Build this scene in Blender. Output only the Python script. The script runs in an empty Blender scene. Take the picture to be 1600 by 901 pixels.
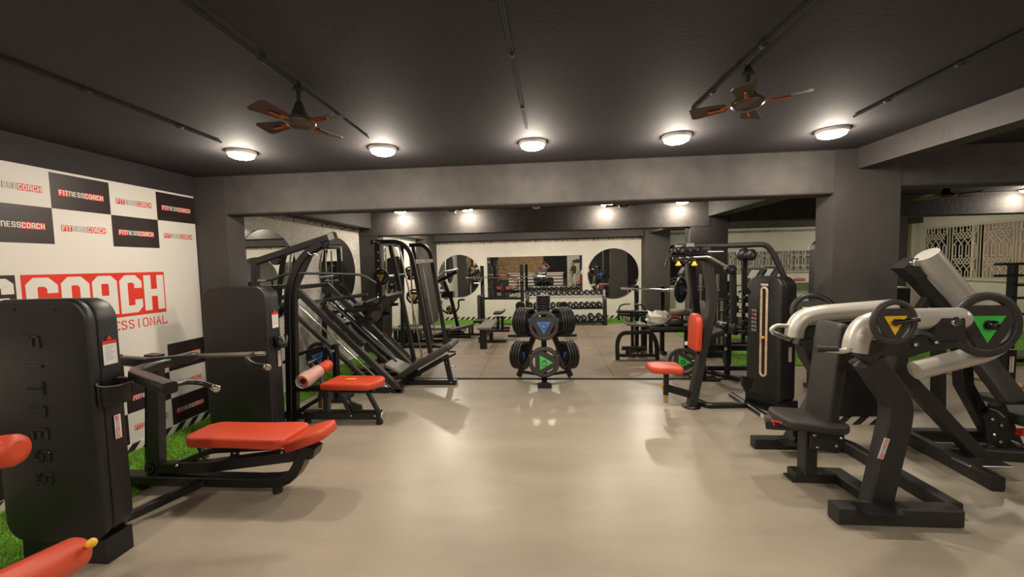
import bpy, math, random
from mathutils import Vector, Matrix
random.seed(7)
SC = bpy.context.scene
COL = SC.collection
# ---------------------------------------------------------------- camera
FPX, CAMH, VPX, VPY, ROLL = 620.0, 1.7, 850.0, 411.0, math.radians(-1.0)
_d = Vector((VPX-800, -(VPY-450.5), FPX)).normalized()          # room's +Y seen from the lens (right, up, forward)
_w = Vector((math.sin(ROLL), math.cos(ROLL), 0)); _w = (_w - _w.dot(_d)*_d).normalized()
_x = _w.cross(_d)
if _x.x < 0: _x = -_x
cam = bpy.data.cameras.new('camera'); cam_o = bpy.data.objects.new('camera', cam); COL.objects.link(cam_o)
cam.sensor_width = 36; cam.lens = 36*FPX/1600; cam.clip_start = 0.02; cam.clip_end = 100
Rm = Matrix(((_x[0], _x[1], -_x[2]), (_d[0], _d[1], -_d[2]), (_w[0], _w[1], -_w[2])))
cam_o.matrix_world = Matrix.Translation((0, 0, CAMH)) @ Rm.to_4x4()
SC.camera = cam_o
SC.view_settings.view_transform = 'Standard'; SC.view_settings.look = 'None'
SC.view_settings.gamma = 1; SC.view_settings.use_curve_mapping = False
SC.view_settings.exposure = 0.12
SC.cycles.use_denoising = True
SC.cycles.max_bounces = 8; SC.cycles.diffuse_bounces = 4; SC.cycles.glossy_bounces = 4
SC.cycles.caustics_reflective = False; SC.cycles.caustics_refractive = False
SC.cycles.sample_clamp_indirect = 4.0
world = bpy.data.worlds.new('world'); SC.world = world; world.use_nodes = True
world.node_tree.nodes['Background'].inputs[0].default_value = (0.01, 0.011, 0.016, 1)
LAMP_W = 13.0        # watts of each ceiling lamp
LAMP_COL = (1.0, 0.885, 0.74)

# ---------------------------------------------------------------- measured points
def _ray(px, py):
    v = Vector((px-800, -(py-450.5), FPX)); return Vector((_x.dot(v), _d.dot(v), _w.dot(v)))
def PY(px, py, Y):
    r = _ray(px, py); r = r*(Y/r.y); r.z += CAMH; return r
def PX(px, py, X):
    r = _ray(px, py); r = r*(X/r.x); r.z += CAMH; return r
def PZ(px, py, Z=0.0):
    r = _ray(px, py); r = r*((Z-CAMH)/r.z); r.z += CAMH; return r
def L(Y, *pts): return [PY(a, b, Y) for a, b in pts]
V = Vector

# ---------------------------------------------------------------- mesh helper
def rnd(pts, r, k=5):
    """round the corners of a polyline"""
    pts = [V(p) for p in pts]; out = [pts[0]]
    for i in range(1, len(pts)-1):
        a, b, c = pts[i-1], pts[i], pts[i+1]
        u, w = (a-b), (c-b); rr = min(r, u.length*.48, w.length*.48)
        u.normalize(); w.normalize()
        if u.dot(w) < -0.999: out.append(b); continue
        p, q = b+u*rr, b+w*rr
        for j in range(k+1):
            t = j/k; out.append(p*(1-t)**2 + b*2*t*(1-t) + q*t*t)
    out.append(pts[-1]); return out
def circ(r, n=12): return [(r*math.cos(2*math.pi*i/n), r*math.sin(2*math.pi*i/n)) for i in range(n)]
def rsec(w, h, c=.006):
    a, b = w/2, h/2; c = min(c, a*.6, b*.6)
    return [(a, -b+c), (a, b-c), (a-c, b), (-a+c, b), (-a, b-c), (-a, -b+c), (-a+c, -b), (a-c, -b)]
def ovalsec(w, h, n=16, p=.5):
    o = []
    for i in range(n):
        t = 2*math.pi*i/n; c, s = math.cos(t), math.sin(t)
        o.append((w/2*math.copysign(abs(c)**p, c), h/2*math.copysign(abs(s)**p, s)))
    return o
def rrect(w, h, r, k=5, r2=None):
    """rounded rectangle outline about the origin; r2 = radius of the two lower corners"""
    o = []
    for cx, cy, a0, rr in ((1, 1, 0, r), (-1, 1, 90, r), (-1, -1, 180, r if r2 is None else r2), (1, -1, 270, r if r2 is None else r2)):
        for i in range(k+1):
            a = math.radians(a0+90*i/k); o.append((cx*(w/2-rr)+rr*math.cos(a), cy*(h/2-rr)+rr*math.sin(a)))
    return o
class MB:
    def __init__(s): s.v = []; s.f = []; s.m = []; s.s = []
    def add(s, vs, fs, m=0, sm=False):
        o = len(s.v); s.v += [V(v) for v in vs]
        for f in fs: s.f.append(tuple(i+o for i in f)); s.m.append(m); s.s.append(sm)
        return s
    def sweep(s, pts, sec, up=(0, 0, 1), m=0, sm=False, closed=False, caps=True):
        pts = [V(p) for p in pts]; n = len(pts); k = len(sec); up = V(up)
        d = [(pts[i+1]-pts[i]).normalized() for i in range(n-1)]
        if closed: d.append((pts[0]-pts[-1]).normalized())
        d0 = d[0]
        if abs(d0.dot(up.normalized())) > .98: up = V((0, 1, 0)) if abs(d0.y) < .9 else V((1, 0, 0))
        sx = d0.cross(up).normalized(); sy = sx.cross(d0).normalized()
        ring = [pts[0]+sx*a+sy*b for a, b in sec]
        if closed:
            nn = (d[-1]+d[0]).normalized()
            ring = [q+d0*((pts[0]-q).dot(nn)/d0.dot(nn)) for q in ring]
        rings = [ring]
        for i in range(1, n):
            dp = d[i-1]; nn = (dp+(d[i] if i < len(d) else dp))
            nn = dp if nn.length < 1e-4 else nn.normalized()
            ring = [q+dp*((pts[i]-q).dot(nn)/max(dp.dot(nn), .1)) for q in ring]; rings.append(ring)
        vs = [q for r in rings for q in r]; fs = []
        for i in range(n-1 if not closed else n):
            a, b = i*k, ((i+1) % n)*k
            for j in range(k): fs.append((a+j, a+(j+1) % k, b+(j+1) % k, b+j))
        s.add(vs, fs, m, sm)
        if caps and not closed:
            s.add(rings[0], [tuple(range(k))[::-1]], m); s.add(rings[-1], [tuple(range(k))], m)
        return s
    def tube(s, pts, r, n=12, bend=0, m=0, closed=False):
        if bend: pts = rnd(pts, bend)
        return s.sweep(pts, circ(r, n), m=m, sm=True, closed=closed)
    def beam(s, pts, w, h, up=(0, 0, 1), bend=0, m=0, c=.006):
        if bend: pts = rnd(pts, bend, 4)
        return s.sweep(pts, rsec(w, h, c), up=up, m=m)
    def box(s, c, sz, m=0, ch=.004, rz=0):
        c = V(c); d = V((math.cos(rz), math.sin(rz), 0))*sz[0]/2
        return s.sweep([c-d, c+d], rsec(sz[1], sz[2], ch), m=m)
    def lathe(s, prof, o, axis=(0, 0, 1), n=24, m=0, sm=True):
        o = V(o); ax = V(axis).normalized(); t = V((1, 0, 0)) if abs(ax.x) < .9 else V((0, 1, 0))
        u = ax.cross(t).normalized(); w = ax.cross(u); vs = []; fs = []
        for r, z in prof:
            for i in range(n):
                a = 2*math.pi*i/n; vs.append(o+ax*z+u*(r*math.cos(a))+w*(r*math.sin(a)))
        for j in range(len(prof)-1):
            for i in range(n):
                fs.append((j*n+i, j*n+(i+1) % n, (j+1)*n+(i+1) % n, (j+1)*n+i))
        s.add(vs, fs, m, sm)
        if prof[0][0] > 1e-5: s.add(vs[:n], [tuple(range(n))[::-1]], m)
        if prof[-1][0] > 1e-5: s.add(vs[-n:], [tuple(range(n))], m)
        return s
    def cyl(s, a, b, r, n=20, m=0, ch=None):
        a, b = V(a), V(b); l = (b-a).length; c = min(r*.2, l*.2) if ch is None else ch
        return s.lathe([(r-c, 0), (r, c), (r, l-c), (r-c, l)], a, b-a, n, m)
    def ball(s, c, r, m=0, n=12, sc=1):
        return s.lathe([(r*math.sin(math.pi*i/8)+1e-6, -r*sc*math.cos(math.pi*i/8)) for i in range(9)], c, (0, 0, 1), n, m)
    def pad(s, out, o, U, W, t, puff=.015, m=0, dip=0):
        """cushion: outline in (U,W) plane, thickness t along UxW, softly rounded edges"""
        o = V(o); U = V(U).normalized(); W = V(W).normalized(); N = U.cross(W).normalized()
        cx = sum(p[0] for p in out)/len(out); cy = sum(p[1] for p in out)/len(out); k = len(out)
        def inset(q, e):
            dx, dy = q[0]-cx, q[1]-cy; l = math.hypot(dx, dy); f = max(0, 1-e/l); return (cx+dx*f, cy+dy*f)
        lay = []
        for e, z in ((puff*1.2, 0), (puff*.35, puff*.25), (0, puff), (0, t-puff), (puff*.35, t-puff*.25), (puff*1.2, t)):
            lay.append([o+U*a+W*b+N*z for a, b in (inset(q, e) for q in out)])
        vs = [q for l in lay for q in l]; fs = []
        for j in range(len(lay)-1):
            for i in range(k): fs.append((j*k+i, j*k+(i+1) % k, (j+1)*k+(i+1) % k, (j+1)*k+i))
        fs.append(tuple(range(k))[::-1]); fs.append(tuple((len(lay)-1)*k+i for i in range(k)))
        return s.add(vs, fs, m, True)
    def prism(s, out, o, U, W, t, m=0):
        o = V(o); U = V(U).normalized(); W = V(W).normalized(); N = U.cross(W).normalized(); k = len(out)
        a = [o+U*p+W*q for p, q in out]; b = [q+N*t for q in a]
        s.add(a, [tuple(range(k))[::-1]], m); s.add(b, [tuple(range(k))], m)
        return s.add(a+b, [(i, (i+1) % k, k+(i+1) % k, k+i) for i in range(k)], m)
    def ribbon(s, pts, h, o, U, W, m=0, closed=False):
        """flat stroke of half width h along 2D points, laid in the (U,W) plane"""
        n = len(pts); P = [V((a, b)) for a, b in pts]; l = []; r = []
        for i in range(n):
            if closed: a, b = P[i]-P[i-1], P[(i+1) % n]-P[i]
            else: a = P[i]-P[i-1] if i else P[1]-P[0]; b = P[i+1]-P[i] if i < n-1 else P[i]-P[i-1]
            a.normalize(); b.normalize(); t = (a+b).normalized(); q = V((-t.y, t.x)); sc = h/max(.4, q.dot(V((-a.y, a.x))))
            l.append(P[i]+q*sc); r.append(P[i]-q*sc)
        vs = [o+U*p.x+W*p.y for p in l+r]; fs = []
        for i in range(n if closed else n-1):
            j = (i+1) % n; fs.append((i, n+i, n+j, j))
        return s.add(vs, fs, m)
    def quad(s, a, b, c, d, m=0): return s.add([a, b, c, d], [(0, 1, 2, 3)], m)
    def build(s, name, mats, parent=None, bevel=0):
        me = bpy.data.meshes.new(name); ro = V((0, 0, 0)); p = parent
        while p is not None: ro = ro + V(p.get('_o', (0, 0, 0))); p = p.parent
        me.from_pydata([tuple(v-ro) for v in s.v], [], s.f)
        if not isinstance(mats, (list, tuple)): mats = [mats]
        for x in mats: me.materials.append(x)
        me.polygons.foreach_set('material_index', s.m); me.polygons.foreach_set('use_smooth', s.s); me.update()
        o = bpy.data.objects.new(name, me); COL.objects.link(o)
        if parent is not None: o.parent = parent
        return o
def tag(o, label, cat, group=None, kind=None):
    o['label'] = label; o['category'] = cat
    if group: o['group'] = group
    if kind: o['kind'] = kind
    return o
def struct(name, mb, m):
    o = mb.build(name, m); o['kind'] = 'structure'; return o
def thing(name, label, cat, loc=(0, 0, 0), group=None):
    o = bpy.data.objects.new(name, None); COL.objects.link(o); o.empty_display_size = .1
    o.location = loc; o['_o'] = tuple(loc); return tag(o, label, cat, group)
def dup(root, label=None, group=None, loc=None, rot=None, mw=None):
    """a copy of a thing with copies of its parts and their sub-parts"""
    r = root.copy(); COL.objects.link(r)
    if mw is not None: r.matrix_world = mw
    if loc is not None: r.location = loc
    if rot is not None: r.rotation_euler = rot
    if label: r['label'] = label
    if group: r['group'] = group
    for ch in list(root.children):
        c = ch.copy(); COL.objects.link(c); c.parent = r
        for g in list(ch.children):
            q = g.copy(); COL.objects.link(q); q.parent = c
    return r
def T(root, name, mt, r, pts, bend=0, n=12): return MB().tube(pts, r, n, bend).build(name, mt, root)
def B(root, name, mt, w, h, pts, bend=0, up=(0, 0, 1), c=.008): return MB().beam(pts, w, h, up, bend, c=c).build(name, mt, root)
def bolts(root, mt, pts, d=(0, -1, 0), r=.011):
    for p in pts:
        mb = MB(); mb.lathe([(r, 0), (r, .006), (r*.7, .012), (1e-5, .013)], V(p), d, 10); mb.build('bolt', mt, root)
ORD = ['first', 'second', 'third', 'fourth', 'fifth', 'sixth', 'seventh', 'eighth', 'ninth', 'tenth', 'eleventh', 'twelfth', 'thirteenth']

# ---------------------------------------------------------------- materials
def mat(name, col, rough=.5, metal=0, bump=0, bscale=200, var=0, vscale=4, coat=0, spec=.5, var2=None):
    m = bpy.data.materials.new(name); m.use_nodes = True; nt = m.node_tree; b = nt.nodes['Principled BSDF']
    b.inputs['Base Color'].default_value = (*col, 1); b.inputs['Roughness'].default_value = rough
    b.inputs['Metallic'].default_value = metal; b.inputs['Specular IOR Level'].default_value = spec
    if coat: b.inputs['Coat Weight'].default_value = coat; b.inputs['Coat Roughness'].default_value = .2
    tc = None
    if bump or var:
        tc = nt.nodes.new('ShaderNodeTexCoord')
    if bump:
        n = nt.nodes.new('ShaderNodeTexNoise'); n.inputs['Scale'].default_value = bscale; n.inputs['Detail'].default_value = 4
        bp = nt.nodes.new('ShaderNodeBump'); bp.inputs['Strength'].default_value = bump; bp.inputs['Distance'].default_value = .01
        nt.links.new(tc.outputs['Object'], n.inputs['Vector']); nt.links.new(n.outputs['Fac'], bp.inputs['Height']); nt.links.new(bp.outputs[0], b.inputs['Normal'])
    if var:
        n = nt.nodes.new('ShaderNodeTexNoise'); n.inputs['Scale'].default_value = vscale; n.inputs['Detail'].default_value = 5
        mx = nt.nodes.new('ShaderNodeMix'); mx.data_type = 'RGBA'
        c2 = var2 or tuple(min(1, x*(1+var)) for x in col); c1 = tuple(x*(1-var) for x in col) if not var2 else col
        mx.inputs['A'].default_value = (*c1, 1); mx.inputs['B'].default_value = (*c2, 1)
        rp = nt.nodes.new('ShaderNodeMapRange'); rp.inputs[1].default_value = .35; rp.inputs[2].default_value = .65
        nt.links.new(tc.outputs['Object'], n.inputs['Vector']); nt.links.new(n.outputs['Fac'], rp.inputs[0]); nt.links.new(rp.outputs[0], mx.inputs['Factor'])
        nt.links.new(mx.outputs['Result'], b.inputs['Base Color'])
    return m
def emis(name, col, s):
    m = bpy.data.materials.new(name); m.use_nodes = True; b = m.node_tree.nodes['Principled BSDF']
    b.inputs['Base Color'].default_value = (*col, 1); b.inputs['Emission Color'].default_value = (*col, 1); b.inputs['Emission Strength'].default_value = s
    return m
M = {}
M['ceiling'] = mat('ceiling_paint', (.027, .023, .026), .8, bump=.10, bscale=45, var=.18, vscale=1.5)
M['beam'] = mat('rough_grey_plaster', (.060, .054, .052), .8, bump=.6, bscale=14, var=.15, vscale=6)
M['column'] = mat('column_paint', (.050, .044, .042), .65, bump=.3, bscale=20, var=.1, vscale=3)
M['white_wall'] = mat('off_white_wall', (.74, .70, .61), .7, bump=.08, bscale=60, var=.04, vscale=3)
M['black'] = mat('black_powder_coat', (.008, .008, .009), .30, bump=.03, bscale=400)
M['shroud'] = mat('black_abs_shroud', (.011, .0105, .0105), .42, bump=.12, bscale=500)
M['rim'] = mat('satin_grey_rim', (.12, .12, .11), .3)
M['emboss'] = mat('glossy_black_abs', (.012, .011, .011), .25)
M['char'] = mat('charcoal_texture_coat', (.019, .0175, .0165), .5, bump=.25, bscale=350)
M['chrome'] = mat('chrome', (.8, .79, .76), .16, 1)
M['steel'] = mat('brushed_steel', (.55, .54, .5), .3, 1)
M['silver'] = mat('silver_paint', (.60, .57, .52), .38, .4)
M['red'] = mat('red_vinyl', (.60, .062, .022), .42, bump=.1, bscale=300)
M['bvinyl'] = mat('black_vinyl', (.03, .027, .025), .5, bump=.15, bscale=300)
M['gvinyl'] = mat('grey_vinyl', (.17, .155, .13), .5, bump=.1, bscale=300)
M['rubber'] = mat('black_rubber', (.009, .009, .009), .38, bump=.15, bscale=150)
M['rgrey'] = mat('grey_rubber_plate', (.038, .035, .032), .5, bump=.15, bscale=150)
M['yellow'] = mat('yellow_plastic', (.85, .50, .03), .4)
M['green'] = mat('green_plastic', (.06, .60, .09), .4)
M['blue'] = mat('blue_plastic', (.05, .18, .62), .4)
M['orange'] = mat('orange_trim', (.5, .12, .03), .35, .3)
M['brass'] = mat('brass_tube', (.60, .42, .20), .3, .8)
M['wood'] = mat('pale_wood_trim', (.62, .45, .29), .5, var=.15, vscale=20)
M['white'] = mat('white_print', (.72, .69, .64), .55)
M['pblack'] = mat('black_print', (.022, .012, .012), .45)
M['pred'] = mat('red_print', (.68, .03, .012), .5)
M['label'] = mat('white_label', (.75, .74, .74), .5)
M['dark'] = mat('dark_void', (.006, .006, .006), .8)
M['skin'] = mat('skin', (.45, .22, .13), .6)
M['hair'] = mat('dark_hair', (.012, .009, .008), .6)
M['kurta'] = mat('olive_cloth', (.05, .06, .02), .9)
M['whitecloth'] = mat('white_cloth', (.7, .68, .6), .9)
M['greycloth'] = mat('grey_cloth', (.12, .12, .13), .9)
m = bpy.data.materials.new('mirror_glass'); m.use_nodes = True; b = m.node_tree.nodes['Principled BSDF']
b.inputs['Base Color'].default_value = (.80, .82, .80, 1); b.inputs['Metallic'].default_value = 1; b.inputs['Roughness'].default_value = .015; M['mirror'] = m
m = bpy.data.materials.new('clear_plastic_wrap'); m.use_nodes = True; b = m.node_tree.nodes['Principled BSDF']
b.inputs['Base Color'].default_value = (.8, .78, .74, 1); b.inputs['Roughness'].default_value = .25; b.inputs['Alpha'].default_value = .38; M['wrap'] = m
M['lamp'] = emis('lamp_diffuser', (1.0, .87, .62), 26)
M['lamp_off'] = mat('unlit_diffuser', (.5, .5, .46), .4)
M['window_glow'] = emis('frosted_pane', (.30, .21, .15), .25)

def nodes_floor(name, c1, c2, sc, rough, tile=None, spec=.5):
    m = bpy.data.materials.new(name); m.use_nodes = True; nt = m.node_tree; b = nt.nodes['Principled BSDF']; N = nt.nodes.new; K = nt.links.new
    tc = N('ShaderNodeTexCoord'); n = N('ShaderNodeTexNoise'); n.inputs['Scale'].default_value = sc; n.inputs['Detail'].default_value = 8; n.inputs['Roughness'].default_value = .6
    mp = N('ShaderNodeMapping'); mp.inputs['Scale'].default_value = (.5, 1.6, 1)
    K(tc.outputs['Object'], mp.inputs[0]); K(mp.outputs[0], n.inputs['Vector'])
    rp = N('ShaderNodeMapRange'); rp.inputs[1].default_value = .3; rp.inputs[2].default_value = .7; K(n.outputs['Fac'], rp.inputs[0])
    mx = N('ShaderNodeMix'); mx.data_type = 'RGBA'; mx.inputs['A'].default_value = (*c1, 1); mx.inputs['B'].default_value = (*c2, 1); K(rp.outputs[0], mx.inputs['Factor'])
    out = mx.outputs['Result']
    if tile:
        br = N('ShaderNodeTexBrick'); br.offset = 0; br.inputs['Scale'].default_value = 1; br.inputs['Brick Width'].default_value = tile; br.inputs['Row Height'].default_value = tile
        br.inputs['Mortar Size'].default_value = .006; br.inputs['Color1'].default_value = (1, 1, 1, 1); br.inputs['Color2'].default_value = (.86, .86, .86, 1); br.inputs['Mortar'].default_value = (.3, .3, .3, 1)
        K(tc.outputs['Object'], br.inputs['Vector'])
        m2 = N('ShaderNodeMix'); m2.data_type = 'RGBA'; m2.blend_type = 'MULTIPLY'; m2.inputs['Factor'].default_value = 1
        K(out, m2.inputs['A']); K(br.outputs['Color'], m2.inputs['B']); out = m2.outputs['Result']
    K(out, b.inputs['Base Color']); b.inputs['Roughness'].default_value = rough; b.inputs['Specular IOR Level'].default_value = spec
    n2 = N('ShaderNodeTexNoise'); n2.inputs['Scale'].default_value = 120; bp = N('ShaderNodeBump'); bp.inputs['Strength'].default_value = .05; bp.inputs['Distance'].default_value = .01
    K(tc.outputs['Object'], n2.inputs['Vector']); K(n2.outputs['Fac'], bp.inputs['Height']); K(bp.outputs[0], b.inputs['Normal'])
    return m
M['floor'] = nodes_floor('beige_vinyl_floor', (.315, .272, .212), (.40, .35, .278), 1.6, .33)
M['mat_floor'] = nodes_floor('brown_rubber_tiles', (.20, .155, .11), (.26, .205, .15), 3, .5, tile=1.0)
def stripe_mat():
    m = bpy.data.materials.new('hazard_stripes'); m.use_nodes = True; nt = m.node_tree; b = nt.nodes['Principled BSDF']; N = nt.nodes.new; K = nt.links.new
    tc = N('ShaderNodeTexCoord'); d = N('ShaderNodeVectorMath'); d.operation = 'DOT_PRODUCT'; d.inputs[1].default_value = (1, 1, -1)
    K(tc.outputs['Object'], d.inputs[0]); a = N('ShaderNodeMath'); a.operation = 'MULTIPLY'; a.inputs[1].default_value = 6.2; K(d.outputs['Value'], a.inputs[0])
    f = N('ShaderNodeMath'); f.operation = 'FRACT'; K(a.outputs[0], f.inputs[0]); g = N('ShaderNodeMath'); g.operation = 'GREATER_THAN'; g.inputs[1].default_value = .5; K(f.outputs[0], g.inputs[0])
    mx = N('ShaderNodeMix'); mx.data_type = 'RGBA'; mx.inputs['A'].default_value = (.02, .018, .016, 1); mx.inputs['B'].default_value = (.7, .67, .6, 1); K(g.outputs[0], mx.inputs['Factor']); K(mx.outputs['Result'], b.inputs['Base Color'])
    return m
M['stripes'] = stripe_mat()
def paper_mat():
    """pale wallpaper with white honeycomb linework"""
    m = bpy.data.materials.new('honeycomb_wallpaper'); m.use_nodes = True; nt = m.node_tree; b = nt.nodes['Principled BSDF']; N = nt.nodes.new; K = nt.links.new
    tc = N('ShaderNodeTexCoord'); v = N('ShaderNodeTexVoronoi'); v.feature = 'DISTANCE_TO_EDGE'; v.inputs['Scale'].default_value = 9; v.inputs['Randomness'].default_value = .55
    K(tc.outputs['Object'], v.inputs['Vector']); g = N('ShaderNodeMath'); g.operation = 'LESS_THAN'; g.inputs[1].default_value = .035; K(v.outputs['Distance'], g.inputs[0])
    mx = N('ShaderNodeMix'); mx.data_type = 'RGBA'; mx.inputs['A'].default_value = (.60, .57, .505, 1); mx.inputs['B'].default_value = (.72, .70, .62, 1); K(g.outputs[0], mx.inputs['Factor']); K(mx.outputs['Result'], b.inputs['Base Color'])
    b.inputs['Roughness'].default_value = .6; return m
M['paper'] = paper_mat()
def border_mat():
    m = bpy.data.materials.new('ornament_border'); m.use_nodes = True; nt = m.node_tree; b = nt.nodes['Principled BSDF']; N = nt.nodes.new; K = nt.links.new
    tc = N('ShaderNodeTexCoord'); v = N('ShaderNodeTexVoronoi'); v.inputs['Scale'].default_value = 16; K(tc.outputs['Object'], v.inputs['Vector'])
    r = N('ShaderNodeMapRange'); r.inputs[1].default_value = .25; r.inputs[2].default_value = .5; K(v.outputs['Distance'], r.inputs[0])
    mx = N('ShaderNodeMix'); mx.data_type = 'RGBA'; mx.inputs['A'].default_value = (.05, .035, .03, 1); mx.inputs['B'].default_value = (.32, .27, .22, 1); K(r.outputs[0], mx.inputs['Factor']); K(mx.outputs['Result'], b.inputs['Base Color'])
    return m
M['border'] = border_mat()
M['turf_base'] = mat('turf_backing', (.12, .28, .025), .95, bump=.9, bscale=90, var=.5, vscale=25)
M['turf'] = mat('turf_blades', (.21, .46, .045), .85, var=.4, vscale=30)
M['brown_wall'] = mat('brown_textured_wall', (.36, .23, .11), .8, bump=.8, bscale=25, var=.6, vscale=18)

# ================================================================ lettering
GL = {
 'F': (4, [[(4, 6.4), (.6, 6.4), (.6, 0)], [(.6, 3.6), (3.4, 3.6)]]), 'I': (1.2, [[(.6, 0), (.6, 7)]]),
 'T': (4, [[(0, 6.4), (4, 6.4)], [(2, 0), (2, 6.4)]]), 'N': (4, [[(.6, 0), (.6, 6.4), (2.8, 6.4), (3.4, 5.8), (3.4, 0)]]),
 'E': (4, [[(3.8, 6.4), (.6, 6.4), (.6, .6), (3.8, .6)], [(.6, 3.5), (3.3, 3.5)]]),
 'S': (4, [[(3.4, 4.8), (3.4, 6), (3, 6.4), (.9, 6.4), (.6, 6), (.6, 3.9), (.9, 3.5), (3.1, 3.5), (3.4, 3.1), (3.4, 1), (3.1, .6), (.9, .6), (.6, 1), (.6, 2.2)]]),
 'C': (4, [[(3.4, 4.6), (3.4, 5.6), (2.6, 6.4), (1.2, 6.4), (.6, 5.8), (.6, .6), (2.8, .6), (3.4, 1.2), (3.4, 2.4)]]),
 'O': (4, [[(3.4, 1.2), (3.4, 5.6), (2.6, 6.4), (1.2, 6.4), (.6, 5.8), (.6, 1.2), (1.2, .6), (2.8, .6), (3.4, 1.2)]]),
 'A': (4, [[(.6, 0), (.6, 5.8), (1.2, 6.4), (2.8, 6.4), (3.4, 5.8), (3.4, 0)], [(.6, 2.8), (3.4, 2.8)]]),
 'H': (4, [[(.6, 0), (.6, 7)], [(3.4, 7), (3.4, 0)], [(.6, 3.5), (3.4, 3.5)]]),
}
def word(mb, txt, o, U, W, h, half=.62, m=0, gap=.75, N=None, z=0):
    """block lettering of height h starting at o; returns the width"""
    k = h/7; x = 0; off = (U.cross(W)).normalized()*z
    for ch in txt:
        w, st = GL[ch]
        for i, s in enumerate(st):
            mb.ribbon([((x+a)*k, b*k) for a, b in s], half*k, o+off*(1+.1*i), U, W, m)
        x += w+gap
    return (x-gap)*k
def wlen(txt, h, gap=.75): return (sum(GL[c][0]+gap for c in txt)-gap)*h/7
def logo(mb, o, U, W, width, mw, mk, mr, z=.0006):
    """FIT (red box) NESS (outlined) COACH (red box), baseline from o; thin printed layers"""
    U = V(U).normalized(); W = V(W).normalized(); N = U.cross(W)
    g = .8; tot = wlen('FITNESSCOACH', 7, g); h = width/tot*7; k = h/7
    def bx(x0, x1, y0, y1, m, zz):
        p = o+N*zz; mb.quad(p+U*x0+W*y0, p+U*x1+W*y0, p+U*x1+W*y1, p+U*x0+W*y1, m)
    a = wlen('FIT', h, g); b = a+g*k; c = b+wlen('NESS', h, g)+g*k
    bx(-.8*k, a+.5*k, -.8*k, h+.8*k, mr, z); bx(c-.6*k, width+.8*k, -.8*k, h+.8*k, mr, z)
    word(mb, 'NESS', o+U*b+W*(.02*h), U, W, h, .95, mk, g, z=z*1.5); 
    word(mb, 'FIT', o, U, W, h, .6, mw, g, z=z*2.4); word(mb, 'NESS', o+U*b+W*(.02*h), U, W, h, .60, mw, g, z=z*2.4); word(mb, 'COACH', o+U*c, U, W, h, .6, mw, g, z=z*2.4)
    return h
def sticker(root, o, U, W, width=.2, m=None):
    """small name sticker stuck on a frame"""
    o = V(o); U = V(U).normalized(); W = V(W).normalized(); N = U.cross(W); h = width*.155
    mb = MB(); p = o-U*width*.03-W*h*.35
    mb.prism([(0, 0), (width*1.06, 0), (width*1.06, h*1.7), (0, h*1.7)], p+N*.0005, U, W, .001, 0)
    logo(mb, o+N*.002, U, W, width, 1, 2, 3, .0006)
    s = mb.build('name_sticker', [M['label'], M['white'], M['pblack'], M['pred']], root); s['label'] = 'red and white name sticker'; return s

# ================================================================ the room
XL, XR, YB, YN, CEIL = -3.9, 10.3, 12.0, -5.6, 2.75
XL2 = -3.58                     # left wall of the inner bays
mb = MB(); mb.box((3.7, 3.2, -.1), (15.6, 17.7, .2)); struct('floor', mb, M['floor'])
mb = MB(); mb.box((3.7, 3.2, CEIL+.1), (15.6, 17.7, .2)); struct('ceiling', mb, M['ceiling'])
mb = MB(); mb.box((XL-.1, 0, CEIL/2), (.2, 11.6, CEIL)); mb.build('wall_left', M['ceiling'])['kind'] = 'structure'
mb = MB(); mb.box((XL2-.1, 8.2, CEIL/2), (.2, 7.9, CEIL)); struct('wall_left_inner', mb, M['paper'])
mb = MB(); mb.box((3.7, YB+.1, CEIL/2), (15.6, .2, CEIL)); struct('wall_back', mb, M['white_wall'])
mb = MB()
WY0, WY1, WZ0, WZ1 = 8.7, 11.68, 1.10, 2.40
mb.box((XR+.1, 3.2, WZ0/2), (.2, 17.6, WZ0)); mb.box((XR+.1, 3.2, (WZ1+CEIL)/2), (.2, 17.6, CEIL-WZ1))
mb.box((XR+.1, (WY1+YB)/2, (WZ0+WZ1)/2), (.2, YB-WY1, WZ1-WZ0)); mb.box((XR+.1, (YN+WY0)/2, (WZ0+WZ1)/2), (.2, WY0-YN, WZ1-WZ0))
struct('wall_right', mb, M['white_wall'])
mb = MB(); mb.box((3.7, YN-.1, CEIL/2), (15.6, .2, CEIL)); struct('wall_front', mb, M['column'])
# brown rubber floor tiles, one slab
mb = MB(); mb.box((-.05, 8.38, .006), (6.1, 5.22, .012), ch=.003); struct('floor_rubber', mb, M['mat_floor'])
mb = MB(); mb.box((-.05, 5.755, .008), (6.1, .03, .016), ch=.003); struct('trim_1', mb, M['dark'])
# artificial turf strips
def turf(name, x0, x1, y0, y1, n, label):
    mb = MB(); mb.box(((x0+x1)/2, (y0+y1)/2, .006), (x1-x0, y1-y0, .012), m=0, ch=.002)
    for i in range(n):
        x = random.uniform(x0, x1); y = random.uniform(y0, y1); a = random.uniform(0, 6.28); h = random.uniform(.015, .035); w = .0035
        dx, dy = math.cos(a)*w, math.sin(a)*w; lx, ly = random.gauss(0, .01), random.gauss(0, .01)
        mb.add([(x-dx, y-dy, .01), (x+dx, y+dy, .01), (x+lx, y+ly, .01+h)], [(0, 1, 2)], 1)
    tag(mb.build(name, [M['turf_base'], M['turf']]), label, 'artificial turf', kind='stuff')
turf('turf_strip', XL+.01, -3.14, .9, 4.19, 26000, 'green artificial turf strip on the floor along the printed backdrop')
turf('turf_strip', XL2+.02, -3.12, 4.46, 10.9, 14000, 'green artificial turf strip along the papered left wall of the inner room')
turf('turf_strip', -3.26, 2.84, 11.0, 11.96, 12000, 'bright green turf strip on the floor along the far mirror wall')
turf('turf_area', 3.02, XR-.02, 6.48, 11.9, 26000, 'wide green turf area in the right bay below the grilled window')
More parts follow.
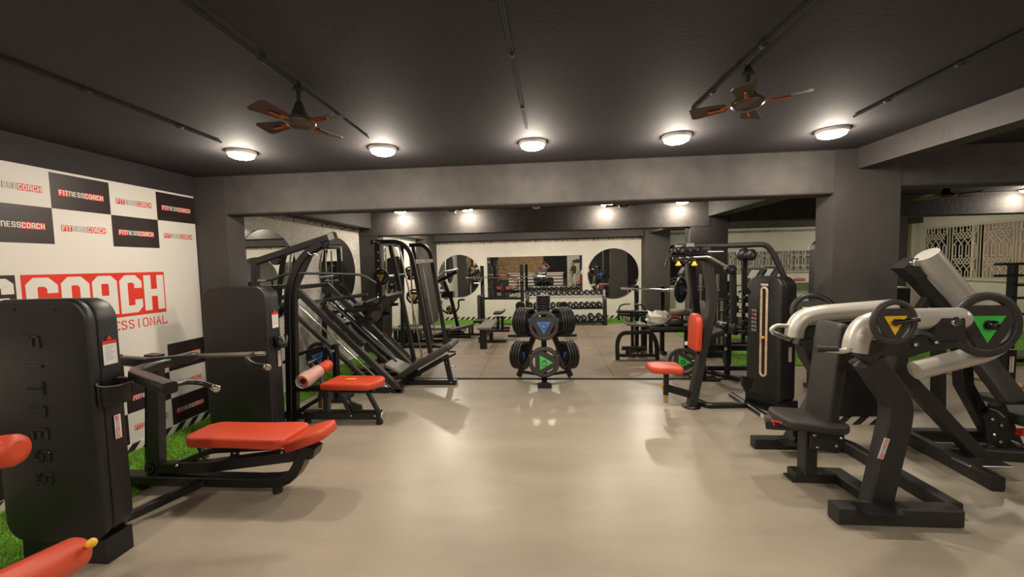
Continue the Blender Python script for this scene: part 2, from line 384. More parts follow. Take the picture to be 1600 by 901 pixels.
# beams
def bm(name, c, s, m=M['beam']): mb = MB(); mb.box(c, s, ch=.012); return struct(name, mb, m)
bm('beam_front', (-.48, 4.33, 2.535), (6.8, .25, .43)); bm('beam_front_right', (7.35, 4.33, 2.56), (7.8, .25, .38))
bm('beam_middle', (-.3, 7.62, 2.52), (6.6, .25, .45)); bm('beam_middle_right', (7.3, 7.62, 2.56), (7.9, .25, .38))
bm('beam_rear', (-.3, 11.85, 2.58), (6.6, .28, .34), M['column']); bm('beam_rear_right', (7.2, 11.87, 2.66), (8.2, .24, .18), M['column'])
bm('beam_side_near', (3.17, -.7, 2.655), (.2, 9.8, .21), M['column']); bm('beam_side_middle', (3.12, 6.0, 2.62), (.3, 3.0, .28)); bm('beam_side_rear', (3.12, 9.8, 2.62), (.3, 4.0, .28))
bm('beam_left_middle', (-3.45, 6.0, 2.6), (.26, 3.05, .32), M['column']); bm('beam_left_rear', (-3.45, 9.8, 2.6), (.26, 4.0, .32), M['column'])

def colm(name, x0, x1, y0, y1, m=M['column']): mb = MB(); mb.box(((x0+x1)/2, (y0+y1)/2, CEIL/2), (x1-x0, y1-y0, CEIL), ch=.008); return struct(name, mb, m)
colm('column_left', XL, -3.53, 4.2, 4.47); colm('column_right', 2.86, 3.47, 4.2, 4.46)
colm('column_left_inner', XL2, -3.2, 7.5, 7.76); colm('column_right_inner', 2.66, 3.32, 7.5, 7.76)
colm('column_left_rear', XL2, -3.28, 10.95, 12.0); colm('column_right_rear', 2.86, 3.55, 11.55, 12.0)
colm('column_far_right', 9.42, 9.80, 11.6, 12.0)
# borders and striped skirtings
def trim(n, a, b, z, h, d, m):
    mb = MB(); a = V(a); b = V(b); mb.beam([(a.x, a.y, z+h/2), (b.x, b.y, z+h/2)], d, h, c=.002); struct('trim_%d' % n, mb, m)
trim(2, (-3.28, 11.985), (2.86, 11.985), 2.335, .075, .02, M['border']); trim(3, (3.56, 11.985), (9.4, 11.985), 2.44, .06, .02, M['border'])
trim(4, (XL2+.01, 4.5), (XL2+.01, 7.5), 2.37, .07, .02, M['border'])
trim(5, (-3.28, 11.985), (2.86, 11.985), 0, .1, .02, M['stripes']); trim(6, (XL+.012, .6), (XL+.012, 4.2), 0, .09, .02, M['stripes'])
trim(7, (2.86, 4.192), (3.47, 4.192), 0, .085, .016, M['stripes'])
trim(8, (XL2+.01, 4.5), (XL2+.01, 7.5), 0, .03, .02, M['white'])

# ---------------------------------------------------------------- printed backdrop on the left wall
mb = MB(); bx0 = XL+.002; U = V((0, 1, 0)); W = V((0, 0, 1)); YE = 4.19; BT = 2.53; TW = .435
# (banner's outward normal is +X = U x W)
mb.prism([(0, 0), (3.4, 0), (3.4, BT-.09), (0, BT-.09)], V((bx0, YE-3.4, .09)), U, W, .004, 0)
fx = bx0+.004
def rect(y0, y1, z0, z1, m, e):
    mb.quad(V((fx+e, y0, z0)), V((fx+e, y1, z0)), V((fx+e, y1, z1)), V((fx+e, y0, z1)), m)
BE = [YE-TW*i for i in range(8)]
for k in range(7):
    y1, y0 = BE[k], BE[k+1]
    for row, (z0, z1) in enumerate(((2.225, 2.51), (1.94, 2.225), (.665, .95), (.38, .665), (.095, .38))):
        blk = (k+row) % 2 == 0 if row < 2 else (k+row) % 2 == 0
        if blk: rect(y0, y1, z0, z1, 1, .0006)
        logo(mb, V((fx+.0008, y0+TW*.13, (z0+z1)/2-.03)), U, W, TW*.74, 0, 1, 2, .0007)
# the big name in the middle: black box with NESS, red box with COACH, small line beneath
c0, c1 = PX(30, 430, XL).y, PX(255, 430, XL).y
z1 = 1.70; z0 = 1.29
rect(c0, c1, z0, z1, 2, .0008); rect(c0-1.6, c0-.03, z0, z1, 1, .0008)
hh = (z1-z0)*.84; kk = hh/7; gw = (c1-c0-.05)/wlen('COACH', 7, .75)
U2 = U*gw/kk
def big(txt, y, kx, m=0):
    x = 0
    for ch in txt:
        w, st = GL[ch]
        for i, s in enumerate(st): mb.ribbon([((x+a)*kx, b*kk) for a, b in s], .72*kk, V((fx+.0022+.0003*i, y, z0+.035)), U, W, m)
        x += w+.75
big('COACH', c0+.03, gw); big('NESS', c0-.05-gw*(wlen('NESS', 7, .75)), gw)
SER = {'P': [[(0, 0), (0, 7)], [(0, 6.8), (3, 6.8), (3.6, 6), (3.6, 4.4), (3, 3.6), (0, 3.6)]], 'R': [[(0, 0), (0, 7)], [(0, 6.8), (3, 6.8), (3.6, 6), (3.6, 4.4), (3, 3.6), (0, 3.6)], [(1.8, 3.6), (4, 0)]],
 'O': [[(.8, 0), (0, 1.5), (0, 5.5), (.8, 7), (3.4, 7), (4.2, 5.5), (4.2, 1.5), (3.4, 0), (.8, 0)]], 'F': [[(0, 0), (0, 7)], [(0, 6.8), (4, 6.8), (4, 5.6)], [(0, 3.6), (3, 3.6)]],
 'E': [[(0, 0), (0, 7)], [(0, 6.8), (4, 6.8), (4, 5.6)], [(0, 3.6), (3, 3.6)], [(0, .2), (4, .2), (4, 1.4)]], 'S': [[(3.8, 5.4), (3.2, 6.8), (1, 6.9), (0, 5.8), (.4, 4.4), (3.4, 3), (4, 1.6), (3, .2), (.8, .2), (0, 1.6)]],
 'I': [[(2, 0), (2, 7)]], 'N': [[(.3, 0), (.3, 7), (3.9, 0), (3.9, 7)]], 'A': [[(0, 0), (2, 7), (4, 0)], [(.8, 2.4), (3.2, 2.4)]], 'L': [[(0, 7), (0, 0)], [(0, .2), (3.8, .2), (3.8, 1.6)]]}
k2 = .011; x = 0; y0 = c1-12*6*k2+.02
for ch in 'PROFESSIONAL':
    for i, s in enumerate(SER[ch]):
        mb.ribbon([((x+a)*k2, b*k2) for a, b in s], .45*k2, V((fx+.0012+.0003*i, y0, 1.175)), U, W, 2)
        if ch not in 'SO': 
            for a, b in (s[0], s[-1]):
                if b in (0, 7): mb.ribbon([((x+a-.9)*k2, b*k2), ((x+a+.9)*k2, b*k2)], .18*k2, V((fx+.0026, y0, 1.175)), U, W, 2)
    x += 6
tag(mb.build('printed_backdrop', [M['white'], M['pblack'], M['pred']]), 'black, white and red chequered logo backdrop with a big red name, on the left wall', 'backdrop')

# ---------------------------------------------------------------- mirrors
def mirror_round(n, c, r, axis, label, rz=None, poly=None):
    c = V(c); ax = V(axis); mb = MB(); mb.lathe([(r, 0), (r, .006), (r-.004, .008)], c, ax, 64)
    tag(mb.build('wall_mirror', M['mirror']), label, 'mirror')
c = PY(718, 431, 11.985); mirror_round(0, c, 33.5/51.8*1.0, (0, -1, 0), 'round mirror on the far wall, left of the long mirror')
c = PY(958, 427, 11.985); mirror_round(0, c, 38.5/51.8, (0, -1, 0), 'round mirror on the far wall, right of the long mirror')
for px, rr, lb in ((420, .62, 'large oval mirror on the papered left wall, the nearer one'), (529, .62, 'oval mirror on the papered left wall, beside the dark inner column')):
    q = PX(px, 430, XL2); mirror_round(0, (XL2+.005, q.y, 1.62), .60, (1, 0, 0), lb)
q = PX(612, 430, XL2); mirror_round(0, (XL2+.005, q.y, 1.62), .60, (1, 0, 0), 'oval mirror on the left wall of the farthest bay behind the slanted smith machine')
c = PY(1048, 420, 11.53)
mb = MB(); a = PY(761, 402, 11.98); b_ = PY(910, 463, 11.98)
mb.box(((a.x+b_.x)/2, 11.985, (a.z+b_.z)/2), (b_.x-a.x, .014, a.z-b_.z), ch=.002)
tag(mb.build('wall_mirror', M['mirror']), 'long rectangular mirror in the middle of the far wall', 'mirror')
mb = MB(); q = PY(1054, 414, 11.98); mb.lathe([(.58, 0), (.58, .008)], (q.x, 11.99, q.z), (0, -1, 0), 64)
tag(mb.build('wall_mirror', M['mirror']), 'round mirror on the far wall partly hidden by the right inner column', 'mirror')

# ---------------------------------------------------------------- windows with white grilles
def grille(y0, y1, z0, z1, axis, off, root):
    """geometric window grille: bars, crossings and stretched hexagons"""
    mb = MB(); r = .011
    def P(u, v): return V((off, u, v)) if axis == 'x' else V((u, off, v))
    def ln(*p):
        mb.sweep([P(*q) for q in p], rsec(.022, .014, .003), up=(1, 0, 0) if axis == 'x' else (0, 1, 0))
    H = z1-z0; ln((y0, z0), (y1, z0)); ln((y0, z1), (y1, z1)); n = max(1, round((y1-y0)/.82)); pw = (y1-y0)/n
    for i in range(n):
        a = y0+i*pw
        for e in (0, .07, .13): ln((a+e, z0), (a+e, z1))
        L0, L1 = a+.2, a+pw-.05; w = L1-L0; s = w/3
        for zc in (z0, z0+H*.5, z1):
            for j in range(4):
                x = L0+j*s
                lo, hi = max(z0, zc-H*.12), min(z1, zc+H*.12)
                for q in (-.035, .035): ln((x+q, lo), (x+q, hi))
                if hi < z1: ln((x-.035, hi), (x, hi+.05), (x+.035, hi))
                if lo > z0: ln((x-.035, lo), (x, lo-.05), (x+.035, lo))
        for zb in (z0+H*.12+.05, z0+H*.62+.05):
            ht = H*.26-.1
            for j in range(-1, 4):
                for u, v in ((1, 1), (-1, 1)):
                    xa = L0+(j if u > 0 else j+1)*s; xb = xa+u*s
                    p, q = (xa, zb), (xb, zb+ht)
                    if min(xa, xb) < L0-.01 or max(xa, xb) > L1+.01: continue
                    ln(p, q); ln((xa, zb+ht*.5), (xb, zb+ht*1.5 if zb+ht*1.5 < z1 else z1)) 
    ln((y1, z0), (y1, z1)); return mb.build('window_grille', M['whitegrille'], root)
M['whitegrille'] = mat('cream_grille_paint', (.68, .62, .50), .45)
w1 = MB(); w1.box((XR+.03, (WY0+WY1)/2, WZ0-.02), (.16, WY1-WY0+.1, .05)); w1.box((XR+.03, (WY0+WY1)/2, WZ1+.02), (.12, WY1-WY0+.1, .05))
for yy in (WY0, (WY0+WY1)/2+.25, WY1): w1.box((XR+.03, yy, (WZ0+WZ1)/2), (.1, .08, WZ1-WZ0))
w = struct('window_1', w1, M['whitegrille'])
grille(WY0+.05, WY1-.05, WZ0+.02, WZ1-.02, 'x', XR-.03, w)
mb = MB(); mb.box((XR+.1, (WY0+WY1)/2-.7, (WZ0+WZ1)/2), (.01, (WY1-WY0)*.55, WZ1-WZ0)); mb.build('frosted_pane', M['window_glow'], w)
mb = MB(); mb.box((XR+.16, WY1-.65, (WZ0+WZ1)/2), (.01, 1.6, WZ1-WZ0)); mb.build('dark_pane', M['dark'], w)
a = PY(1132, 394, 11.97); b_ = PY(1268, 423, 11.97)
w2 = MB(); w2.box(((a.x+b_.x)/2, 11.985, (a.z+b_.z)/2), (b_.x-a.x, .02, a.z-b_.z)); w = struct('window_2', w2, mat('grey_glass_pane', (.28, .28, .30), .2))
grille(a.x, b_.x, b_.z, a.z, 'y', 11.94, w)
a = PY(1030, 446, 11.8)
# ledge along the far wall of the right bay
mb = MB(); a = PY(1205, 441, 11.8); b_ = PY(1262, 441, 11.8); mb.box(((a.x+b_.x)/2+.4, 11.85, a.z), (b_.x-a.x+1.4, .28, .04)); struct('trim_9', mb, M['white_wall'])
mb = MB(); q = PY(1248, 437, 11.8); mb.cyl((q.x-.12, 11.80, a.z+.065), (q.x+.16, 11.80, a.z+.065), .04); 
tag(mb.build('foam_roller', mat('pink_foam', (.6, .12, .16), .7)), 'small pink foam roller on the ledge of the far right wall', 'foam roller')

# ---------------------------------------------------------------- ceiling conduits
for pts, lab in ((((0, 90), (345, 222)), 'left of the fan'), (((285, 0), (575, 215)), 'passing the left ceiling fan'), (((783, 0), (823, 200)), 'over the middle of the room'),
               (((1268, 0), (1080, 175)), 'passing the right ceiling fan'), (((1600, 50), (1335, 182)), 'nearest the right beam')):
    p = [PZ(*pts[0], CEIL-.014), PZ(*pts[1], CEIL-.014)]; e = V((p[1].x, -2.5, p[1].z)); p[0] = V((p[0].x, p[0].y, CEIL-.014))
    d = (p[1]-p[0]); e = p[0]-d.normalized()*min(4, p[0].y+2.0)
    mb = MB(); mb.tube([e, p[0], p[1]], .010); 
    for t in (.25, .7): c = p[0]+d*t; mb.cyl(c, c+d.normalized()*.05, .013)
    tag(mb.build('electrical_conduit', M['dark']), 'thin black ceiling conduit '+lab, 'conduit')

# ---------------------------------------------------------------- lamps
def lamp(p, label, lit=True, r=.10, power=1.0):
    x, y = p[0], p[1]; t = thing('ceiling_lamp', label, 'lamp', (x, y, CEIL), 'round ceiling lamps')
    mb = MB(); mb.lathe([(r+.018, 0), (r+.02, -.012), (r+.012, -.03), (r, -.034), (r, -.028)][::-1] if 0 else [(r+.018, 0), (r+.02, -.014), (r+.004, -.03), (r, -.026)], (x, y, CEIL), n=32); mb.build('rim', M['label'], t)
    mb = MB(); mb.lathe([(r, -.026), (r*.97, -.045), (r*.7, -.058), (1e-4, -.062)], (x, y, CEIL), n=32); mb.build('diffuser', M['lamp'] if lit else M['lamp_off'], t)
    if lit:
        l = bpy.data.lights.new('lamp_light', 'POINT'); l.energy = LAMP_W*power*1.6; l.color = LAMP_COL; l.shadow_soft_size = .03
        o = bpy.data.objects.new('lamp_light', l); COL.objects.link(o); o.location = (0, 0, -.13); o.parent = t
        l2 = bpy.data.lights.new('lamp_beam', 'AREA'); l2.shape = 'DISK'; l2.size = .17; l2.energy = LAMP_W*power*1.0; l2.color = LAMP_COL
        o = bpy.data.objects.new('lamp_beam', l2); COL.objects.link(o); o.location = (0, 0, -.07); o.parent = t
LN = ['leftmost', 'second from the left', 'middle', 'second from the right', 'rightmost']
for i, q in enumerate(((377, 237), (598, 231), (832, 222), (1057, 212), (1300, 203))):
    lamp(PZ(*q, CEIL), 'lit round ceiling lamp in the near row, '+LN[i]+' of five')
for i, q in enumerate(((-2.66, 7.30), (-1.40, 7.30), (1.14, 7.30), (2.45, 7.30))):
    lamp(q, 'lit round ceiling lamp before the second beam, '+['leftmost', 'second from the left', 'second from the right', 'rightmost'][i]+' of four lit ones', power=.75)
lamp((-.12, 7.3), 'unlit round ceiling lamp in the middle before the second beam', lit=False, r=.07)
lamp((8.0, 7.3), 'lit round ceiling lamp over the turf in the right bay', power=.7)
lamp((5.2, 2.2), 'lit round ceiling lamp of the right bay outside the view'); lamp((8.4, 10.3), 'lit round ceiling lamp near the grilled window'); lamp((5.2, 9.8), 'lit round ceiling lamp near the far wall of the right bay')
for i, x in enumerate((-2.6, .0, 2.5)):
    lamp((x, .3), 'round ceiling lamp above the entrance side, '+['left', 'middle', 'right'][i]); lamp((x, -3.0), 'round ceiling lamp by the reception wall, '+['left', 'middle', 'right'][i], power=1.7)
    lamp((x, 10.0), 'round ceiling lamp over the dumbbell bay, '+['left', 'middle', 'right'][i], power=2.6)

# ---------------------------------------------------------------- ceiling fans
def fan(c, a0, label, drop=.36, R=.6, tiny=False):
    c = V(c); t = thing('ceiling_fan', label, 'ceiling fan', (c.x, c.y, CEIL), 'ceiling fans'); top = V((c.x, c.y, CEIL))
    mb = MB(); mb.cyl(top, (c.x, c.y, c.z+.06), .012); mb.build('downrod', M['dark'], t)
    mb = MB(); mb.lathe([(.012, .05), (.016, .045), (.034, .005), (.034, 0)], (c.x, c.y, CEIL-.05)); mb.build('canopy', M['char'], t)
    mb = MB(); mb.lathe([(.012, .15), (.02, .14), (.045, .07), (.05, .05)][::-1], (c.x, c.y, c.z-.03)); mb.build('lower_cover', M['dark'], t)
    mb = MB(); mb.lathe([(.02, -.032), (.055, -.028), (.083, -.006), (.085, .006), (.065, .028), (.02, .035)], c, n=32); mb.build('motor', M['fanbrown'], t)
    for k in range(4):
        a = math.radians(a0+90*k); d = V((math.cos(a), math.sin(a), 0)); s = V((-d.y, d.x, 0)); s2 = (s+V((0, 0, .22))).normalized()
        mb = MB(); mb.prism([(.11, -.035), (R-.02, -.058), (R, -.045), (R, .045), (R-.02, .058), (.11, .035), (.10, 0)], c+V((0, 0, 0)), d, s2, .006); bl = mb.build('blade', M['fanbrown'], t)
        mb = MB(); mb.beam([c+d*.075, c+d*.13], .022, .008); mb.box(c+d*.155+V((0, 0, -.008)), (.085, .014, .010), rz=a); mb.build('blade_bracket', M['orange'], bl)
M['fanbrown'] = mat('brown_fan_enamel', (.085, .06, .048), .3, .2)
q = PZ(460, 130, CEIL); fan(PY(469, 192, q.y), -14, 'brown four-blade ceiling fan with orange trims, on the left', R=.285)
q = PZ(1160, 105, CEIL); fan(PY(1168, 162, q.y), -29, 'brown four-blade ceiling fan with orange trims, on the right', R=.29)
fan(PY(706, 328, 6.7), 10, 'dark ceiling fan beyond the first beam, left of centre', R=.3); fan(PY(975, 321, 6.7), -5, 'dark ceiling fan beyond the first beam, right of centre', R=.3)
fan(PY(1478, 306, 5.4), 15, 'dark ceiling fan in the right bay behind the front beam', R=.33)

# ================================================================ weight plates
def plate_proto(R, t, badge, body, name='weight_plate'):
    """tri-grip plate lying about the origin, axis +Z, bright face towards +Z; origin at its middle"""
    mb = MB(); h = t/2; r0 = R*.76
    mb.lathe([(r0, -h*.7), (r0+R*.03, -h), (R-.012, -h), (R, -h+.008), (R, h-.008), (R-.012, h), (r0+R*.03, h), (r0, h*.7), (r0, -h*.7)], (0, 0, 0), n=48)
    mb.f[-2:] = []; mb.m[-2:] = []; mb.s[-2:] = []      # no caps: the ring stays open inside
    tri = []
    for k in range(3):
        a = math.radians(-90+120*k)
        for da in (-21, -7, 7, 21): tri.append((r0*1.01*math.cos(a+math.radians(da)), r0*1.01*math.sin(a+math.radians(da))))
    mb.prism(tri, (0, 0, -h*.75), (1, 0, 0), (0, 1, 0), h*1.5)
    hr = R*.155; mb.lathe([(hr, h*.7), (hr, h*1.05), (hr*.62, h*1.05), (hr*.62, h*.6)], (0, 0, 0), n=24)
    o = mb.build(name, body)
    if badge:
        mb = MB(); rb = R*.56; tt = [(rb*math.cos(math.radians(-90+120*k)), rb*math.sin(math.radians(-90+120*k))) for k in range(3)]
        for s in (1, -1):
            mb.prism(tt, (0, 0, s*h*.72-(.003 if s > 0 else 0.001)), (1, 0, 0), (0, 1, 0), .006)
        mb.build('badge', badge, o)
    return o
def orient(c, ax, spin=0):
    ax = V(ax).normalized(); z = V((0, 0, 1)); q = ax.to_track_quat('Z', 'Y').to_matrix().to_4x4()
    return Matrix.Translation(V(c)) @ q @ Matrix.Rotation(math.radians(spin), 4, 'Z')
PROTO = {}
def plate(c, ax, label, R=.205, t=.034, badge='blue', body='rubber', spin=0, group=None):
    k = (R, t, badge, body)
    if k not in PROTO:
        PROTO[k] = o = plate_proto(R, t, M[badge] if badge else None, M[body]); first = True
    else: o = PROTO[k].copy(); COL.objects.link(o); first = False
    if not first:
        for ch in PROTO[k].children: q = ch.copy(); COL.objects.link(q); q.parent = o
    o.matrix_world = orient(c, ax, spin); tag(o, label, 'weight plate', group); return o

# ================================================================ plate tree in the middle
C0 = PY(850, 540, 5.62); TX = C0.x; TY = 5.62
t = thing('plate_tree', 'black six-peg weight plate tree in the middle of the gym floor, loaded with plates', 'plate rack', (TX, TY, 0))
B(t, 'post', M['black'], .075, .075, [(TX, TY, .06), (TX, TY, 1.0)])
B(t, 'leg', M['black'], .08, .06, [(TX, TY+.05, .06), (TX, TY-.24, .05)])
for k, (dx, dy) in enumerate(((-.38, .2), (.38, .2))):
    B(t, 'leg', M['black'], .06, .075, [(TX+dx*.25, TY+dy*.25, .78), (TX+dx, TY+dy, .035)])
mb = MB(); mb.box((TX, TY-.25, .035), (.19, .1, .07)); mb.build('front_foot', M['black'], t)
mb = MB(); mb.beam([(TX-.38, TY+.2, .1), (TX, TY, .1), (TX+.38, TY+.2, .1)], .04, .04); mb.build('brace', M['black'], t)
dirs = [V((0, -1, 0)), V((-.88, .47, 0)), V((.88, .47, 0))]; nm = ['front', 'left', 'right']
for k, d in enumerate(dirs):
    for lv, z in enumerate((.835, .335)):
        zz = z if k == 0 else z+.02; st = .09 if lv == 0 else .14
        if k: st += .11+(.05 if lv else 0)
        n = 2 if k == 0 else (5 if lv == 0 else 4)
        ln_ = st+n*.043+.03; ln_ = ln_ if k == 0 else ln_
        T(t, 'peg', M['steel'], .024, [V((TX, TY, zz)), V((TX, TY, zz))+d*ln_])
        for i in range(n):
            s = st+.02+i*.043; pos = V((TX, TY, zz))+d*s
            if k == 0: bd = 'blue' if lv == 0 else 'green'; bo = 'rgrey'
            else: bd = 'blue'; bo = 'rubber'
            lvn = 'upper' if lv == 0 else 'lower'
            if k == 0: lab = ('round grey rubber plate with a %s triangle on the %s front peg, outermost' if i == n-1 else 'rubber plate with %s triangle on the %s front peg, hidden behind the outer one') % (bd, lvn)
            else: lab = 'black rubber plate on the %s %s peg of the plate tree, %s from the post' % (lvn, nm[k], ORD[i])
            plate(pos, d, lab, R=.205 if lv == 0 else .212, t=.038, badge=bd, body=bo, spin=(0 if lv == 0 else -30) if k == 0 else 40*i, group='plates on the plate tree')
for i in range(8):
    zc = .975+.03+i*.033
    o = plate((TX, TY, zc), (0, 0, 1), 'small black plate stacked flat on top of the plate tree, %s from the bottom' % ORD[i], R=.103, t=.03, badge=None, spin=i*17, group='small plates stacked flat on the tree post')
T(t, 'top_spindle', M['steel'], .018, [(TX, TY, .99), (TX, TY, 1.27)])

# ================================================================ weight stack towers
def shroud(root, x0, x1, yf, z0, z1, dep, rt, rb, name='front_cover', seam=True):
    w, h = x1-x0, z1-z0
    mb = MB(); mb.pad(rrect(w, h, rt, 8, rb), ((x0+x1)/2, yf+.055, (z0+z1)/2), (1, 0, 0), (0, 0, 1), .055, .018); o = mb.build(name, M['shroud'], root)
    mb = MB(); mb.pad(rrect(w-.012, h-.012, rt, 8, rb), ((x0+x1)/2, yf+dep, (z0+z1)/2), (1, 0, 0), (0, 0, 1), dep-.058, .012); mb.build('side_cover', M['shroud'], root); return o

# --- left foreground: row machine with red bench
YT = 2.0; x0 = PY(-4, 700, YT).x; x1 = PY(152, 700, YT).x; zt = PY(80, 467, YT).z; zb = PY(80, 858, YT).z
t = thing('seated_row_machine', 'black machine with embossed cover, cup holder and long red bench in the left foreground', 'gym machine', (x1-.2, 2.4, 0))
fc = shroud(t, x0, x1, YT, .13, zt, .17, .13, .12)
mb = MB(); mb.box(((x0+x1)/2+.03, YT+.09, .075), (x1-x0-.1, .15, .15)); mb.build('base_box', M['black'], t)
# embossed letters running down the cover
zc = PY(60, 523, YT).z; xk = PY(37, 545, YT).x
for j, ch in enumerate('FITNESS'):
    w_, st = GL[ch]; mb = MB()
    for s in st:
        for a, b in zip(s[:-1], s[1:]):
            pa, pb = (V((xk+q[1]*.0157, YT-.002, zc-j*.134-q[0]*.019-(.035 if ch == 'I' else 0))) for q in (a, b))
            mb.sweep([pa, pb], rsec(.017, .010, .004), up=(0, 1, 0))
    mb.build('embossed_letter', M['emboss'], fc)
for px, py in ((22, 483), (86, 483)):
    q = PY(px, py, YT); mb = MB(); mb.lathe([(.009, 0), (.009, .003), (.004, .004)], (q.x, YT+.001, q.z), (0, -1, 0), 12); mb.build('screw_plug', M['dark'], fc)
XS = x1-.004
def warn(root, X, y, z, h=.15, w=.085):
    mb = MB(); mb.prism([(0, 0), (w, 0), (w, h), (0, h)], (X+.0006, y, z), (0, 1, 0), (0, 0, 1), .001, 0)
    mb.prism([(0, h-.02), (w, h-.02), (w, h), (0, h)], (X+.0018, y, z), (0, 1, 0), (0, 0, 1), .0004, 1)
    mb.prism([(w*.3, h+.006), (w*.7, h+.006), (w*.5, h+.034)], (X+.0006, y, z), (0, 1, 0), (0, 0, 1), .001, 1)
    for i in range(8): mb.prism([(.012, h-.035-i*.011), (w-.014-(i % 3)*.008, h-.035-i*.011), (w-.014-(i % 3)*.008, h-.032-i*.011), (.012, h-.032-i*.011)], (X+.0018, y, z), (0, 1, 0), (0, 0, 1), .0003, 2)
    o = mb.build('warning_label', [M['label'], M['pred'], mat('grey_print', (.3, .3, .3), .6)], root); o['label'] = 'white warning label with a red top'; return o
q = PY(172, 569, YT+.10); warn(t, x1-.002, YT+.072, q.z, .14, .075)
sticker(t, (x1+.001, YT+.105, PY(185, 645, YT+.15).z), (0, 0, -1), (0, 1, 0), .135)
# cup holder
mb = MB(); q = V((x1+.045, YT+.09, 1.17)); zq = PY(203, 597, YT+.09).z; sec = []
for i in range(20):
    a = 2*math.pi*i/20; sec.append((q.x+.055*math.cos(a)-.01, q.y+.085*math.sin(a)))
n = len(sec); vs = [(a, b, zq-.12) for a, b in sec]+[(a, b, zq-.25*(a-q.x)) for a, b in sec]+[(q.x+(a-q.x)*.86, q.y+(b-q.y)*.86, zq-.002-.25*(a-q.x)) for a, b in sec]+[(q.x+(a-q.x)*.86, q.y+(b-q.y)*.86, zq-.105) for a, b in sec]
fs = [tuple(range(n))[::-1]]
for j in range(3): fs += [(j*n+i, j*n+(i+1) % n, (j+1)*n+(i+1) % n, (j+1)*n+i) for i in range(n)]
fs.append(tuple(3*n+i for i in range(n)))
mb.add(vs, fs, 0, False); ch_ = mb.build('cup_holder', M['black'], t); mb = MB(); mb.tube([V((a, b, zq-.25*(a-q.x))) for a, b in sec], .004, 8, m=0, closed=True); mb.build('rim', M['rim'], ch_)
# frame, in the plane Y = 2.75
YR = 2.78
BK = M['black']
B(t, 'mast', BK, .075, .11, [(PY(247, 775, YR).x, YR, .05), (PY(236, 560, YR).x+.03, YR, 1.07)], up=(1, 0, 0))
base = [V((-3.35, YR, .088)), V((-2.2, YR, .088)), V((-1.93, YR, .10)), V((-1.80, YR, .36)), PY(497, 703, YR)]
B(t, 'base_rail', BK, .11, .075, [base[0], base[1], base[2], base[3], base[4]], bend=.14)
B(t, 'bench_rail', BK, .06, .09, L(YR, (240, 730), (330, 727), (488, 706)), bend=.05)
B(t, 'brace', BK, .05, .06, [V((-2.62, YR-.02, .09)), V((-2.80, 2.36, .07)), V((-2.86, 2.18, .07))])
B(t, 'bench_strut', BK, .04, .045, L(YR, (276, 726), (330, 703), (438, 697)), bend=.05); B(t, 'bench_strut', BK, .04, .04, L(YR, (322, 716), (313, 697)))
B(t, 'bench_strut', BK, .05, .05, L(YR, (365, 720), (368, 705)))
bolts(t, M['chrome'], [PY(277, 727, YR-.035), PY(367, 707, YR-.03), PY(441, 706, YR-.03), PY(294, 771, YR-.05)])
zs = .50
a = PZ(268, 690, zs); 
mb = MB(); xa, xb = PY(271, 690, YR-.17).x, PY(437, 690, YR-.17).x; Yc = YR
out = [(-.42, -.10), (-.36, -.15), (.02, -.155), (.34, -.17), (.40, -.14), (.42, .14), (.36, .17), (.02, .155), (-.36, .15), (-.42, .10)]
sx = (xb-xa)/.84
out = rnd([V((p[0]*sx, p[1]*1.05, 0)) for p in out], .02, 2); out = [(p.x, p.y) for p in out]
cx = (xa+xb)/2; zp = PY(330, 702, YR-.17).z
mb.pad(out, (cx+.03, YR, zp), (1, 0, 0), (0, 1, 0), .075, .02); s = mb.build('bench_pad', M['red'], t); s['label'] = 'long red bench pad'
e0 = PY(446, 706, YR-.15); e1 = PY(505, 688, YR-.15)
U = (V((e1.x-e0.x, 0, e1.z-e0.z))).normalized()
mb = MB(); out = [(p.x, p.y) for p in rnd([V((0, -.17, 0)), V((.22, -.15, 0)), V((.27, -.09, 0)), V((.27, .09, 0)), V((.22, .15, 0)), V((0, .17, 0)), V((0, .0, 0))], .05, 3)]
mb.pad(out, (e0.x+.015, YR, e0.z-.005), U, (0, 1, 0), .075, .02); mb.build('head_pad', M['red'], t)['label'] = 'short tilted red pad'
mb = MB(); q = PY(432, 778, YR-.02); mb.lathe([(.036, 0), (.036, .03), (.028, .052)], (q.x, YR, 0), n=20); mb.lathe([(.036, 0), (.036, .02), (.028, .04)], (-3.2, YR, 0), n=20); mb.build('rubber_foot', M['rubber'], t)
# yoke and handles at about 1.05 m
zh = PY(265, 605, 2.42).z
A1, A2, A3 = PZ(268, 606, 1.09), PZ(205, 585, 1.09), PZ(300, 558, 1.09)
YOKE = [A1, PZ(212, 587, 1.09), PZ(240, 573, 1.09), PZ(320, 553, 1.09)]
mb = MB(); mb.sweep(rnd([PZ(266, 606, 1.09), PZ(208, 584, 1.09), PZ(232, 573, 1.10), PZ(304, 556, 1.10)], .09, 6), ovalsec(.068, .062), sm=True); mb.build('yoke', BK, t)
B(t, 'lever_arm', BK, .05, .06, [PZ(190, 563, 1.12), PZ(232, 566, 1.12), PZ(300, 560, 1.10)])
mb = MB(); mb.tube([PZ(262, 603, 1.09), PZ(268, 603, 1.09), PZ(290, 596, 1.09), PZ(318, 598, 1.07), PZ(336, 606, 1.05)], .014, bend=.05); h = mb.build('handle', M['black'], t)
mb = MB(); mb.cyl(PZ(334, 605, 1.05), PZ(339, 607.5, 1.05), .019); mb.build('handle_cap', M['chrome'], h)
mb = MB(); mb.tube([PZ(300, 556, 1.10), PZ(350, 554, 1.10), PZ(414, 552, 1.10)], .015); mb.build('chrome_bar', M['steel'], t)
mb = MB(); mb.tube([PZ(398, 552, 1.10), PZ(384, 560, 1.09), PZ(395, 569, 1.06), PZ(418, 573, 1.05)], .016, bend=.04); h = mb.build('handle', M['black'], t)
